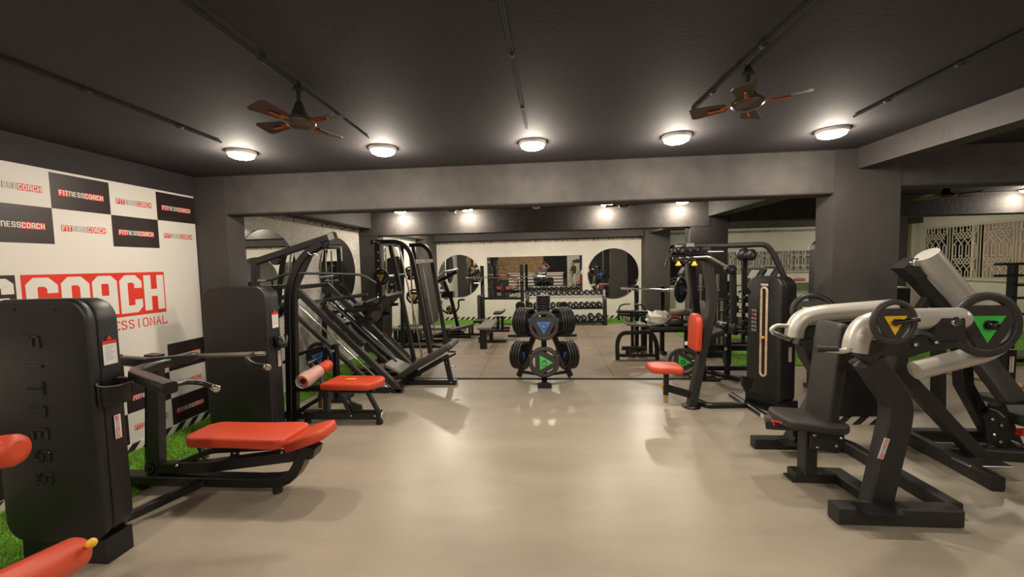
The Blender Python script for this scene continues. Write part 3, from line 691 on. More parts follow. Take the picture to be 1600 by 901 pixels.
mb = MB(); mb.cyl(PZ(415, 572.6, 1.05), PZ(420, 574, 1.05), .02); mb.build('handle_cap', M['chrome'], h)
for q, r in ((PY(232, 733, YR-.05), .045), (PY(219, 758, YR-.05), .05)):
    mb = MB(); mb.lathe([(r-.01, 0), (r, .008), (r-.012, .015), (r-.012, .022), (r, .03), (r-.01, .038)], q, (0, 1, 0), 24); mb.lathe([(.012, -.02), (.012, .0)], q, (0, 1, 0)); mb.build('pulley', BK, t)
T(t, 'cable', M['dark'], .003, [PY(227, 588, YR-.04), PY(227, 728, YR-.04)], n=6)

# --- roller pads entering at the very left
t = thing('leg_roller_machine', 'machine cut off by the left edge with two red roller pads and a yellow knob', 'gym machine', (-1.9, 1.1, 0))
YA = 1.15
def roller(root, a, b, r, lab):
    a, b = V(a), V(b); l = (b-a).length; mb = MB(); mb.lathe([(r*.55, 0), (r*.9, r*.12), (r, r*.35), (r, l-r*.35), (r*.9, l-r*.12), (r*.55, l)], a, b-a, 28); o = mb.build('roller_pad', M['red'], root); o['label'] = lab; return o
p = PY(30, 702, 1.35); roller(t, p+V((-.5, -.12, -.03)), p, .062, 'upper red roller pad')
p = PY(120, 864, 1.22); d = (p-PY(20, 915, 1.02)).normalized()
roller(t, p-d*.52, p, .060, 'lower red roller pad')
mb = MB(); c = PY(143, 848, 1.2); mb.ball(c, .016, 0, 16); mb.tube([c, p], .006); mb.build('knob', M['yellow'], t)
T(t, 'axle', M['chrome'], .012, [p-d*.55, p+d*.012]); pu = PY(30, 702, 1.35)
B(t, 'upright', M['black'], .07, .07, [p-d*.56-V((.0, 0, .0)), V(((p-d*.56).x, (p-d*.56).y, .04))]); B(t, 'cross_tube', M['black'], .06, .06, [p-d*.56, pu+V((-.52, -.13, -.03))])
B(t, 'base_rail', M['black'], .08, .06, [V(((p-d*.56).x-.5, (p-d*.56).y-.1, .03)), V(((p-d*.56).x+.05, (p-d*.56).y+.0, .03))])

# --- second tower with lat pulldown
YT2 = 3.62; x0 = PY(321, 560, YT2).x; x1 = PY(420, 560, YT2).x; zt = PY(378, 447, YT2).z
t = thing('lat_pulldown_machine', 'black cable machine with plain cover, overhead boom and short red seat by the backdrop', 'gym machine', ((x0+x1)/2, 3.9, 0))
fc = shroud(t, x0, x1, YT2, .02, zt, .20, .12, .03)
for px in (346, 387):
    q = PY(px, 458, YT2); mb = MB(); mb.lathe([(.008, 0), (.008, .003), (.004, .004)], (q.x, YT2+.001, q.z), (0, -1, 0), 12); mb.build('screw_plug', M['dark'], fc)
warn(t, x1-.002, YT2+.08, PY(436, 512, YT2+.1).z, .15, .09); sticker(t, (x1, YT2+.14, PY(440, 550, YT2+.1).z), (0, 0, -1), (0, 1, 0), .15)
mb = MB(); q = PY(446, 522, YT2+.2); q = V((x1+.05, YT2+.13, 1.2))
mb.lathe([(.05, 0), (.062, .12), (.05, .12), (.045, .02)], (q.x, q.y, PY(446, 540, YT2+.2).z), n=20); mb.build('cup_holder', BK, t)
YL = 4.08
B(t, 'mast', BK, .07, .10, L(YL, (456, 662), (452, 450), (474, 400), (505, 380)), bend=.18, up=(0, 1, 0))
B(t, 'mast_front', BK, .05, .06, L(YL, (464, 660), (460, 452), (487, 392)), bend=.1, up=(0, 1, 0))
B(t, 'rear_post', BK, .06, .08, L(YL, (399, 660), (399, 412)), up=(0, 1, 0))
B(t, 'boom', BK, .07, .07, L(YL, (394, 411), (520, 369)))
mb = MB(); a, b_ = L(YL, (515, 370.5), (524, 367.5)); mb.beam([a, b_], .075, .075); mb.build('boom_cap', M['chrome'], t)
mb = MB(); q = PY(507, 380, YL+.025); mb.lathe([(.055, 0), (.06, .008), (.045, .015), (.045, .03), (.06, .04), (.055, .048)], q, (0, -1, 0), 24); mb.build('pulley', BK, t)
mb = MB(); q = PY(433, 406, YL+.025); mb.lathe([(.05, 0), (.055, .008), (.045, .015), (.045, .03), (.055, .04), (.05, .048)], q, (0, -1, 0), 24); mb.build('pulley', BK, t)
T(t, 'cable', M['dark'], .004, [PY(509, 384, YL), PY(509, 400, YL)]); mb = MB(); mb.cyl(PY(509, 388, YL), PY(509, 395, YL), .02); mb.build('cable_stop', M['rubber'], t)
T(t, 'chain', M['chrome'], .006, [PY(509, 395, YL), PY(510, 427, YL)])
T(t, 'curled_hook', M['steel'], .006, L(YL-.05, (481, 394), (487, 399), (492, 395), (498, 400), (499, 394)), bend=.02)
lb = MB(); lb.tube(L(YL-.02, (405, 438), (422, 438), (451, 426.5), (500, 427), (566, 429), (588, 442)), .014, bend=.06)
lb = lb.build('wide_pulldown_bar', M['char']); lb = tag(lb, 'wide bent black pulldown bar hanging from the overhead boom on a chain', 'pulldown bar')
mb = MB(); mb.tube(L(YL-.02, (404, 438), (417, 438)), .019); mb.build('grip', M['steel'], lb)
# seat frame
B(t, 'seat_rail', BK, .07, .06, L(YL, (455, 606), (585, 606))); B(t, 'base_rail', BK, .09, .085, [V((PY(449, 655, YL).x, YL, .10)), V((PY(597, 655, YL).x, YL, .10))])
mb = MB(); a = PY(597, 655, YL); mb.cyl((a.x-.005, YL, .10), (a.x+.012, YL, .10), .04); mb.build('end_cap', M['chrome'], t)
B(t, 'seat_post', BK, .065, .07, L(YL, (511, 608), (511, 650)), up=(0, 1, 0)); B(t, 'seat_link', BK, .04, .045, L(YL-.03, (530, 609), (549, 648)), up=(0, 1, 0)); B(t, 'seat_link', BK, .04, .05, L(YL-.03, (573, 609), (593, 646)), up=(0, 1, 0))
mb = MB(); a = L(YL-.02, (541, 610), (548, 626), (567, 634), (562, 650), (552, 652)); o = a[0]; mb.prism([(p.x-o.x, p.z-o.z) for p in a][::-1], (o.x, YL+.0, o.z), (1, 0, 0), (0, 0, 1), .03); mb.build('gusset_plate', BK, t)
B(t, 'roller_lever', BK, .04, .045, L(YL-.02, (462, 645), (500, 622), (503, 608))); mb = MB(); a = PY(501, 622, YL+.1); mb.beam([PY(502, 622, YL+.1), PY(502, 636, YL+.1)], .05, .05, up=(0, 1, 0)); mb.build('brass_sleeve', M['brass'], t)
bolts(t, M['chrome'], L(YL-.06, (549, 649), (586, 649), (567, 634), (473, 645)))
mb = MB()
for px in (481, 593): q = PY(px, 655, YL); mb.lathe([(.036, 0), (.036, .03), (.025, .06)], (q.x, YL, 0), n=18)
mb.build('rubber_foot', M['rubber'], t)
xa, xb = PY(500, 600, YL-.15).x, PY(583, 600, YL-.15).x; zp = PY(545, 610, YL-.15).z
mb = MB(); w2 = (xb-xa)/2; out = [(p.x, p.y) for p in rnd([V((-w2, -.15, 0)), V((w2*.8, -.17, 0)), V((w2*1.12, -.05, 0)), V((w2*1.12, .1, 0)), V((w2*.8, .17, 0)), V((-w2*.9, .16, 0))], .04, 3)]
mb.pad(out, ((xa+xb)/2, YL, zp), (1, 0, 0), (0, 1, 0), .075, .018); mb.build('seat_pad', M['red'], t)['label'] = 'red seat pad'
mb = MB(); q = PY(548, 592, YL-.02); q.z = zp+.08; mb.tube([q+V((-.05, 0, 0)), q+V((-.02, -.02, .008)), q+V((.02, .0, .004)), q+V((.05, .02, .0))], .008, 8, bend=.02); tag(mb.build('yellow_tie', M['yellow']), 'little yellow tie lying on the red seat', 'tie')
ra, rb_ = PY(474, 595, YL-.25), PY(503, 576, YL+.10)
d = (rb_-ra).normalized(); roller(t, ra, ra+d*.30, .058, 'red thigh roller in plastic wrap')
mb = MB(); mb.lathe([(.03, -.012), (.03, .0)], ra, d); mb.build('roller_core', M['dark'], t)
mb = MB(); mb.lathe([(.07, -.03), (.085, .05), (.072, .18), (.075, .27)], ra, d, 14); mb.f[-2:] = []; mb.m[-2:] = []; mb.s[-2:] = []; mb.build('plastic_wrap', M['wrap'], t)['label'] = 'loose clear plastic wrap'
roller(t, ra+d*.33, ra+d*.50, .062, 'bare red thigh roller'); T(t, 'roller_axle', BK, .016, [ra, ra+d*.52]); B(t, 'roller_arm', BK, .04, .05, [ra+d*.315, PY(505, 606, YL)])

# ================================================================ 45 degree leg press
YN1, YF1 = 5.12, 5.92
t = thing('leg_press', 'black leg press with long slanted rails and black back pad near the floor', 'gym machine', (-2.4, 5.5, 0))
def dY(pts, Y0, Y1): return [V((p.x, Y1, p.z)) for p in pts]
CH = M['char']; BK = M['black']
r1 = L(YN1, (460, 449), (626, 610)); r2 = L(YN1, (451, 482), (585, 604))
for Yv in (YN1, YF1):
    B(t, 'upper_rail', CH, .07, .085, dY(r1, 0, Yv), up=(0, 0, 1)); B(t, 'lower_rail', CH, .055, .06, dY(r2, 0, Yv))
    B(t, 'rail_tie', BK, .05, .05, dY(L(YN1, (470, 457), (453, 480)), 0, Yv)); B(t, 'base_rail', BK, .07, .06, [V((-3.0, Yv, .035)), V((r1[1].x+.03, Yv, .035))])
    T(t, 'guide_rod', M['chrome'], .014, dY(L(YN1, (466, 473), (606, 603)), 0, Yv-.04 if Yv == YN1 else Yv+.04)); T(t, 'guide_rod', M['chrome'], .012, dY(L(YN1, (474, 470), (545, 537)), 0, Yv+.05))
    B(t, 'rear_strut', BK, .06, .06, dY(L(YN1, (456, 478), (458, 606)), 0, Yv), up=(0, 1, 0))
B(t, 'cross_member', BK, .06, .06, [V((r1[0].x, YN1, r1[0].z)), V((r1[0].x, YF1, r1[0].z))]); B(t, 'cross_member', BK, .06, .06, [V((r1[1].x-.05, YN1, .05)), V((r1[1].x-.05, YF1, .05))]); B(t, 'cross_member', BK, .05, .05, [V((-3.0, YN1, .035)), V((-3.0, YF1, .035))])
bolts(t, M['chrome'], L(YN1-.04, (594, 613), (610, 613), (517, 531)))
# sled with foot plate and weight horn
ds = (r1[1]-r1[0]).normalized(); up = V((-ds.z, 0, ds.x)); up = up if up.z > 0 else -up
s0 = r1[0]+ds*1.05
mb = MB(); mb.box((0, 0, 0), (0.01, .01, .01)) if 0 else None
mb.prism([(0, -.32), (.0, .32), (.62, .32), (.62, -.32)], V((s0.x, (YN1+YF1)/2, s0.z))+up*.16-ds*.06, up, (0, 1, 0), .04); mb.build('foot_plate', BK, t)
for Yv in (YN1+.1, YF1-.1): B(t, 'sled_strut', BK, .045, .045, [V((s0.x, Yv, s0.z))-ds*.5+up*.05, V((s0.x, Yv, s0.z))+up*.6]); B(t, 'sled_runner', CH, .08, .09, [V((s0.x, Yv, s0.z))-ds*.55+up*.05, V((s0.x, Yv, s0.z))+ds*.15+up*.05]); B(t, 'sled_strut', BK, .045, .045, [V((s0.x, Yv, s0.z))-ds*.25+up*.05, V((s0.x, Yv, s0.z))+up*.42])
T(t, 'weight_horn', CH, .024, L(5.3, (505, 469), (574, 460))); T(t, 'weight_horn_tip', M['steel'], .026, L(5.3, (487, 472), (506, 469)))
T(t, 'stop_handle', M['chrome'], .012, L(YN1-.05, (571, 472), (591, 464))); T(t, 'stop_handle', M['black'], .014, L(YN1-.02, (521, 478), (548, 500), (596, 545), (620, 565)))
# seat and back pad
YC = 5.5
b0, b1 = PY(620, 596, YC-.28), PY(706, 545, YC-.28); U = (b1-b0).normalized(); U.y = 0; ln = (b1-b0).length
mb = MB(); out = rrect(ln, .5, .05, 4); mb.pad(out, V(((b0.x+b1.x)/2, YC, (b0.z+b1.z)/2)), U, (0, 1, 0), .075, .02); mb.build('back_pad', M['bvinyl'], t)
mb = MB(); q = PY(621, 574, YC); mb.pad(rrect(.30, .42, .04, 4), q+V((0, 0, .0)), V((.75, 0, -.35)).normalized(), (0, 1, 0), .05, .018) ; mb.build('seat_pad', M['gvinyl'], t)
B(t, 'backrest_frame', BK, .08, .06, L(YC, (618, 603), (700, 556))); B(t, 'support_leg', BK, .07, .07, L(YC, (697, 560), (706, 600)), up=(0, 1, 0)); B(t, 'seat_base_rail', BK, .09, .07, [V((r1[1].x-.1, YC, .036)), V((PY(714, 600, YC).x, YC, .036))])
T(t, 'adjusting_handle', BK, .014, L(YC-.28, (690, 560), (703, 557), (712, 552)), n=8); T(t, 'adjusting_handle', BK, .014, L(YC-.28, (700, 549), (712, 549))); bolts(t, M['chrome'], L(YC-.05, (702, 555), (698, 566), (705, 597)))
T(t, 'chrome_pin', M['chrome'], .012, L(YC-.1, (704, 571), (712, 573)))
# plate peg of the machine with blue plate
q = PY(489, 561, 4.55)
t = thing('plate_storage_stand', 'low black post with a slanted peg holding a blue-badged plate behind the red rollers', 'plate rack', (q.x+.05, 4.75, 0))
B(t, 'post', BK, .07, .07, [V((q.x+.12, 4.85, .02)), V((q.x+.12, 4.85, q.z+.12))], up=(0, 1, 0)); mb = MB(); mb.box((q.x+.12, 4.85, .02), (.3, .3, .04)); mb.build('foot_plate', BK, t)
T(t, 'peg', M['steel'], .02, [V((q.x+.12, 4.85, q.z+.05)), q+V((-.0, -.12, -.02))]); T(t, 'lever', BK, .02, L(4.4, (443, 566), (470, 552), (507, 541)))
plate(q+V((.02, .1, .0)), (-.15, -1, .0), 'black weight plate with a blue triangle on a peg above the red rollers', R=.19, t=.035, badge='blue', spin=20)

# ================================================================ second sled behind (calf machine)
Y2 = 6.15
t = thing('hack_squat_machine', 'black hack squat with steep rails standing on the turf behind the leg press', 'gym machine', (-3.0, 6.3, 0))
for Yv in (Y2, Y2+.55):
    B(t, 'rail', CH, .06, .075, dY(L(Y2, (497, 442), (622, 572)), 0, Yv)); B(t, 'foot_tube', BK, .06, .05, [V((-3.15, Yv, .035)), V((-2.15, Yv, .035))])
T(t, 'chrome_rod', M['chrome'], .013, L(Y2+.2, (582, 545), (612, 570))); T(t, 'chrome_rod', M['chrome'], .013, L(Y2+.15, (498, 458), (540, 500)))
T(t, 'side_bar', CH, .016, L(Y2+.1, (576, 497), (640, 562))); T(t, 'side_bar', CH, .016, L(Y2+.3, (572, 508), (615, 548)))
mb = MB(); a = L(Y2+.1, (560, 478), (574, 468), (600, 476), (600, 530), (566, 528), (548, 505)); o = a[0]
mb.prism([(p.x-o.x, p.z-o.z) for p in a], (o.x, Y2+.45, o.z), (1, 0, 0), (0, 0, 1), .4); mb.build('weight_housing', M['shroud'], t)
B(t, 'upright', BK, .07, .07, L(Y2+.5, (497, 440), (497, 585)), up=(0, 1, 0)); B(t, 'top_bar', BK, .06, .06, L(Y2+.3, (468, 446), (500, 442)))
B(t, 'shoulder_frame', BK, .05, .05, L(Y2, (528, 500), (555, 478), (575, 472), (560, 500)), bend=.05); mb = MB(); q = PY(556, 480, Y2); mb.pad(rrect(.3, .12, .04), q, (.9, 0, .3), (0, 1, 0), .06, .02); mb.build('shoulder_pad', M['gvinyl'], t)
B(t, 'cross_member', BK, .06, .06, [V((-2.2, Y2, .06)), V((-2.2, Y2+.55, .06))]); sticker(t, PY(486, 461, Y2), (1, 0, 0), (0, 0, 1), .18)

# ================================================================ smith machine
YA, YB2 = 6.75, 8.15
t = thing('smith_machine', 'tall black smith machine with slanted chrome rods by the left inner wall', 'gym machine', (-2.7, 7.3, 0))
def curve(Y, pts, w=.075): B(t, 'curved_frame', CH, w, w, rnd(L(Y, *pts), .25, 6), up=(0, 1, 0))
curve(6.95, ((580, 378), (625, 377), (641, 392), (650, 430), (673, 552))); curve(8.05, ((640, 383), (662, 382), (673, 395), (679, 430), (698, 542)))
B(t, 'slanted_post', CH, .07, .07, L(6.85, (610, 383), (631, 480), (647, 562)), up=(0, 1, 0)); B(t, 'slanted_post', CH, .06, .06, L(7.9, (645, 384), (662, 470), (676, 535)), up=(0, 1, 0))
B(t, 'rear_post', BK, .10, .09, [PY(590, 378, 6.8), V((PY(592, 500, 6.8).x, 6.8, 0.02))], up=(0, 1, 0)); B(t, 'rear_post', BK, .07, .07, [PY(628, 384, 7.95), V((PY(628, 500, 7.95).x, 7.95, 0.02))], up=(0, 1, 0))
bolts(t, M['chrome'], [PY(591, y, 6.74) for y in (379, 394, 407, 420, 433, 459, 472, 485, 498, 511)], r=.014)
B(t, 'header_sign', M['steel'], .02, .08, [PY(649, 409, 7.0), PY(676, 407, 8.0)]); mb = MB(); q = PY(661, 408.5, 7.4); mb.cyl(q+V((.008, -.01, 0)), q+V((.02, -.02, 0)), .025); mb.build('round_emblem', M['brass'], t)
for Yv in (6.9, 7.95):
    a, b_ = (L(6.9, (602, 384), (608, 530)) if Yv < 7 else L(7.95, (640, 388), (647, 520))); T(t, 'vertical_rod', M['chrome'], .016, [a, b_])
    a, b_ = (L(6.9, (623, 383), (643, 470)) if Yv < 7 else L(7.95, (655, 388), (680, 520))); T(t, 'guide_rod', M['steel'], .016, [a, b_])
T(t, 'guide_rod', M['steel'], .014, L(6.9, (643, 470), (660, 560)))
B(t, 'base_rail', BK, .08, .07, [V((PY(592, 500, 6.8).x, 6.8, .036)), V((-2.3, 6.8, .036))]); B(t, 'base_rail', BK, .08, .07, [V((PY(628, 500, 7.95).x, 7.95, .036)), V((-1.95, 7.95, .036))]); B(t, 'cross_beam', BK, .06, .06, [PY(581, 379, 6.8), PY(628, 384, 7.95)])
B(t, 'hook_rack', BK, .05, .05, L(7.5, (655, 455), (664, 520)), up=(0, 1, 0)); B(t, 'hook_rack', BK, .05, .05, L(7.2, (604, 490), (612, 520)), up=(0, 1, 0))
bar = MB(); pa, pb = PY(592, 433, 6.65), PY(640, 428, 8.3); pb = V((pa.x, 8.35, pa.z+.03)); bar.tube([pa, pb], .015); bar.tube([pa, pa.lerp(pb, .12)], .025); bar.tube([pa.lerp(pb, .88), pb], .025)
tag(bar.build('barbell', M['chrome']), 'chrome barbell racked across the slanted smith machine', 'barbell')
plate(pa.lerp(pb, .05), (0, -1, 0), 'black plate with a yellow triangle on the near end of the smith machine bar', R=.145, t=.035, badge='yellow', spin=0)
plate(pa.lerp(pb, .95), (0, -1, 0), 'black plate on the far end of the smith machine bar', R=.145, t=.035, badge='yellow')
qs = PY(647, 463, 7.6); plate(qs, (.2, -1, 0), 'black plate with a yellow triangle stored low on the smith machine', R=.15, t=.035, badge='yellow'); T(t, 'storage_peg', M['steel'], .02, [qs+V((-.03, .12, 0)), qs+V((.02, -.07, 0))]); B(t, 'storage_arm', BK, .05, .05, [qs+V((-.03, .12, 0)), PY(665, 470, 7.95)])

# ================================================================ pec fly machine with red seat (right of the aisle)
YP = 4.66
t = thing('pec_fly_machine', 'black pec fly machine with red seat, red back pad and a dotted tall cover', 'gym machine', (2.1, 4.65, 0))
XF = 2.50; Yn, Yf = 4.40, 4.83; zt = PX(1195, 430, XF).z; zb = .12
mb = MB(); mb.pad(rrect(Yf-Yn, zt-zb, .12, 8, .05), (XF+.06, (Yn+Yf)/2, (zt+zb)/2), (0, -1, 0), (0, 0, 1), .06, .02)
for i in range(13):
    for j in (-3, -2, -1.2, 1.2, 2, 3):
        c = V((XF+.002, (Yn+Yf)/2+j*.065, .35+i*.085+(.03 if abs(j) == 2 else 0))); mb.lathe([(.007, 0), (.005, .003), (1e-4, .004)], c, (-1, 0, 0), 8)
fc = mb.build('front_cover', M['shroud'], t)
mb = MB(); mb.pad(rrect(Yf-Yn-.02, zt-zb-.02, .12, 8, .05), (XF+.22, (Yn+Yf)/2, (zt+zb)/2), (0, -1, 0), (0, 0, 1), .155, .012); mb.build('side_cover', M['shroud'], t)
mb = MB(); yc = (Yn+Yf)/2-.01; sl = [(yc+.035*math.cos(a), 1.40+.035*math.sin(a)) for a in [math.pi*i/8 for i in range(9)]]+[(yc+.035*math.cos(a), .42+.035*math.sin(a)) for a in [math.pi+math.pi*i/8 for i in range(9)]]
k_ = (PX(1190, 447, XF).z-.035)/1.40; sl = [(a, b*k_ if b > 1 else b) for a, b in sl]
mb.sweep([V((XF-.006, a, b)) for a, b in sl], rsec(.022, .018, .004), up=(1, 0, 0), closed=True); mb.build('slot_frame', M['wood'], t)
mb = MB(); mb.prism([(a-yc, b-1) for a, b in sl][::-1], (XF-.003, yc, 1), (0, 1, 0), (0, 0, 1), .002); mb.build('slot', M['dark'], fc)
mb = MB(); mb.cyl((XF-.025, yc, .82), (XF+.01, yc, .82), .014); mb.build('selector_pin', M['yellow'], t)
mb = MB(); mb.prism([(0, 0), (.09, 0), (.09, .28), (0, .28)], (XF-.0015, Yf-.05, .86), (0, -1, 0), (0, 0, 1), .001, 0)
for i in range(6):
    for j in range(2): mb.prism([(0, 0), (.028, 0), (.028, .03), (0, .03)], (XF-.003, Yf-.06-j*.038, .87+i*.045), (0, -1, 0), (0, 0, 1), .0005, 2 if (i, j) == (4, 0) else 1)
mb.build('exercise_chart', [M['dark'], mat('chart_grey', (.25, .25, .26), .6), M['pred']], t)
mb = MB(); mb.prism([(0, 0), (.12, 0), (.12, .05), (0, .05)], (XF-.003, yc+.06, zt-.12), (0, -1, 0), (0, 0, 1), .002); o = mb.build('badge_frame', M['dark'], t); sticker(t, (XF-.006, yc+.045, zt-.105), (0, -1, 0), (0, 0, 1), .09)
mb = MB(); mb.prism([(0, 0), (.09, 0), (.09, .15), (0, .15)], (XF+.08, Yn-.001+.012, PY(1228, 530, Yn).z), (1, 0, 0), (0, 0, 1), .002, 0); mb.prism([(0, .125), (.09, .125), (.09, .15), (0, .15)], (XF+.08, Yn-.003+.012, PY(1228, 530, Yn).z), (1, 0, 0), (0, 0, 1), .002, 1); mb.build('warning_label', [M['label'], M['pred']], t)
sticker(t, (XF+.13, Yn+.009, PY(1228, 545, Yn).z), (0, 0, -1), (1, 0, 0), .15)
mb = MB(); mb.box((XF+.12, (Yn+Yf)/2, .07), (.26, .44, .14)); mb.build('base_box', BK, t); mb = MB(); mb.prism([(0, 0), (.06, 0), (.06, .035), (0, .035)], (XF+.12, Yn+.018, .09), (1, 0, 0), (0, 0, 1), .002); mb.build('plain_label', M['label'], t)
ca, sa = math.cos(math.radians(20)), math.sin(math.radians(20)); o_ = V(t['_o'])
for ch in [c for c in t.children]+[g for c in t.children for g in c.children]:
    for v in ch.data.vertices:
        w_ = v.co+o_-V((XF, Yn, 0)); v.co = V((w_.x*ca-w_.y*sa, w_.x*sa+w_.y*ca, w_.z))+V((XF, Yn, 0))-o_
B(t, 'leaning_post', M['char'], .09, .11, L(YP, (1080, 634), (1103, 520), (1114, 470), (1101, 386)), bend=.3, up=(0, 1, 0))
q = PY(1080, 636, YP); mb = MB(); mb.lathe([(.10, 0), (.10, .015), (.06, .03)], (q.x, YP, 0), n=24); mb.build('round_foot', BK, t)
mb = MB(); mb.tube(L(YP, (1058, 384.5), (1130, 384), (1196, 381.5), (1206, 392), (1243, 470), (1258, 482)), .03, 14, .06); mb.build('top_tube', M['char'], t)
mb = MB(); mb.tube(L(YP, (1243, 469), (1257, 480)), .036, 14); mb.build('tube_sleeve', M['steel'], t)
T(t, 'arm_tube', M['steel'], .018, L(YP-.1, (1058, 403), (1108, 401), (1142, 420)), .04); T(t, 'arm_tube', M['steel'], .008, L(YP-.05, (1095, 393), (1130, 393)))
mb = MB(); q = PY(1145, 421, YP-.16); mb.cyl(q, q+V((0, .12, 0)), .05); mb.cyl(q+V((0, -.012, 0)), q, .02, m=1); mb.build('pivot_hub', [BK, M['chrome']], t)
B(t, 'swing_arm', BK, .055, .065, L(YP-.1, (1145, 424), (1146, 480), (1144, 520)), up=(0, 1, 0)); mb = MB(); mb.cyl(*L(YP-.1, (1145, 505), (1145, 519)), .04); mb.build('arm_collar', M['rubber'], t)
B(t, 'hanger', BK, .05, .05, L(YP, (1163, 384), (1163, 450), (1170, 458)), up=(0, 1, 0)); 
for px in (1157, 1169):
    mb = MB(); q = PY(px, 398, YP-.05); mb.lathe([(.03, 0), (.062, .01), (.062, .055), (.03, .065)], q, (.25, -1, 0), 24); mb.lathe([(.012, .065), (.012, .07)], q, (.25, -1, 0), 10, 1); mb.build('side_roller', [M['rubber'], M['chrome']], t)
# head of levers
for i, (a, b_) in enumerate((((1043, 395), (1104, 392)), ((1048, 399), (1108, 399)), ((1052, 389), (1070, 387)), ((1062, 405), (1102, 404)))): B(t, 'lever_plate', BK, .07, .035, L(YP-.12+i*.05, a, b_))
for (px, py, r) in ((1054, 391, .03), (1066, 391, .035), (1079, 390, .035), (1090, 390, .03), (1057, 405, .035), (1072, 407, .035), (1085, 406, .03)):
    mb = MB(); q = PY(px, py, YP-.18); mb.cyl(q, q+V((0, .05, 0)), r); mb.cyl(q-V((0, .01, 0)), q, r*.4, m=1); mb.build('lever_hub', [BK, M['chrome']], t)
mb = MB(); mb.box(PY(1077, 383, YP), (.085, .07, .05)); mb.build('silver_cap', M['steel'], t); mb = MB(); mb.box(PY(1060, 386, YP), (.06, .07, .05)); mb.build('silver_cap', M['steel'], t)
for px, py in ((1085, 413), (1060, 413)):
    mb = MB(); q = PY(px, py, YP-.2); mb.lathe([(.012, .035), (.016, .02), (.03, .0), (.032, -.012), (.01, -.018)], q, (0, 0, 1), 16); mb.build('pull_knob', M['yellow'], t)
T(t, 'handle_loop', BK, .012, L(YP-.2, (1052, 392), (1044, 402), (1040, 415)), .03, 8)
T(t, 'cable', M['dark'], .003, [PY(1106, 398, YP-.1), PY(1122, 470, YP-.1)], n=6); T(t, 'cable', M['dark'], .003, [PY(1167, 520, YP), PY(1167, 608, YP)], n=6)
mb = MB(); a = L(YP-.02, (1158, 586), (1175, 590), (1172, 605), (1163, 612), (1157, 600)); o = a[0]; mb.prism([(p.x-o.x, p.z-o.z) for p in a][::-1], o+V((0, 0, 0)), (1, 0, 0), (0, 0, 1), .04); mb.build('pulley_block', BK, t)
# seat
B(t, 'seat_arm', BK, .06, .08, L(YP, (1043, 606), (1082, 617))); 
q = PY(1042, 600, YP); B(t, 'seat_post', BK, .055, .055, L(YP, (1041, 585), (1040, 616)), up=(0, 1, 0)); mb = MB(); mb.beam(L(YP, (1040, 614), (1040, 629)), .045, .045, up=(0, 1, 0)); mb.build('brass_sleeve', M['brass'], t)
mb = MB(); mb.tube(L(YP-.05, (1036, 598), (1033, 606)), .012); mb.build('yellow_lever', M['yellow'], t)
xa, xb = PY(1018, 577, YP-.15).x, PY(1070, 577, YP-.15).x; zp = PY(1045, 584.5, YP-.15).z; w2 = (xb-xa)/2
mb = MB(); out = [(p.x, p.y) for p in rnd([V((-w2, -.1, 0)), V((-w2*.5, -.17, 0)), V((w2*.2, -.15, 0)), V((w2*.9, -.19, 0)), V((w2, -.1, 0)), V((w2, .15, 0)), V((-w2*.5, .17, 0)), V((-w2, .12, 0))], .04, 3)]
mb.pad(out, ((xa+xb)/2, YP, zp), (1, 0, 0), (0, 1, 0), .07, .018); mb.build('seat_pad', M['red'], t)['label'] = 'red seat pad'
mb = MB(); c = PY(1087, 518, YP); mb.pad(rrect(.26, .42, .11, 6, .03), c+V((.03, 0, .0)), (0, -1, .0), V((.03, 0, 1)).normalized(), .075, .02); mb.build('back_pad', M['red'], t)['label'] = 'red back pad'
B(t, 'pad_bracket', BK, .05, .05, L(YP, (1086, 540), (1094, 556))); mb = MB(); mb.box(PY(1072, 536, YP-.1), (.03, .002, .04)); mb.build('paper_tag', M['label'], t)
# base
B(t, 'base_rail', BK, .07, .05, [PZ(1082, 622, .03), PZ(1104, 633, .03), PZ(1168, 632, .03)], bend=.05); B(t, 'base_rail', BK, .06, .05, [PZ(1142, 615, .03), PZ(1196, 650, .03)])
mb = MB(); mb.beam([PZ(1193, 648, .03), PZ(1198, 651, .03)], .065, .055); mb.build('end_cap', M['chrome'], t)

# ================================================================ plate loaded shoulder press (right foreground)
t = thing('shoulder_press_machine', 'charcoal plate-loaded shoulder press with thick silver arms in the right foreground', 'gym machine', (2.2, 3.0, 0))
CH = M['char']; NZ, FZ = 2.64, 3.62
B(t, 'front_foot', CH, .10, .115, [V((1.83, 2.62, .06)), V((2.56, 2.62, .06))], c=.01)
B(t, 'outer_rail', CH, .085, .10, [PZ(1176, 690, .05), PZ(1308, 692, .05), PZ(1330, 700, .05), PZ(1494, 797, .05)], c=.01)
B(t, 'seat_rail', CH, .11, .08, [PZ(1236, 740, .04), PZ(1310, 743, .04), PZ(1407, 808, .04)], c=.01)
mb = MB(); mb.box(PZ(1252, 746, .008), (.2, .12, .014)); mb.build('rubber_foot', M['rubber'], t)
B(t, 'near_post', CH, .15, .10, L(NZ+.05, (1366, 793), (1399, 650), (1399, 625), (1356, 563)), up=(0, 1, 0), bend=.06, c=.01)
B(t, 'near_top_arm', CH, .10, .09, L(NZ+.05, (1347, 562), (1362, 544), (1484, 530)), up=(0, 1, 0), c=.01)
B(t, 'far_post', CH, .10, .14, L(FZ, (1238, 688), (1290, 600), (1262, 555), (1254, 528)), up=(0, 1, 0), c=.01); B(t, 'far_top_arm', CH, .09, .09, L(FZ, (1249, 540), (1262, 515), (1420, 500)), up=(0, 1, 0), c=.01)
mb = MB(); mb.box(PZ(1372, 795, .118), (.24, .13, .008)); mb.build('foot_plate', BK, t); mb = MB(); mb.box(PZ(1240, 692, .104), (.22, .13, .008)); mb.build('foot_plate', BK, t)
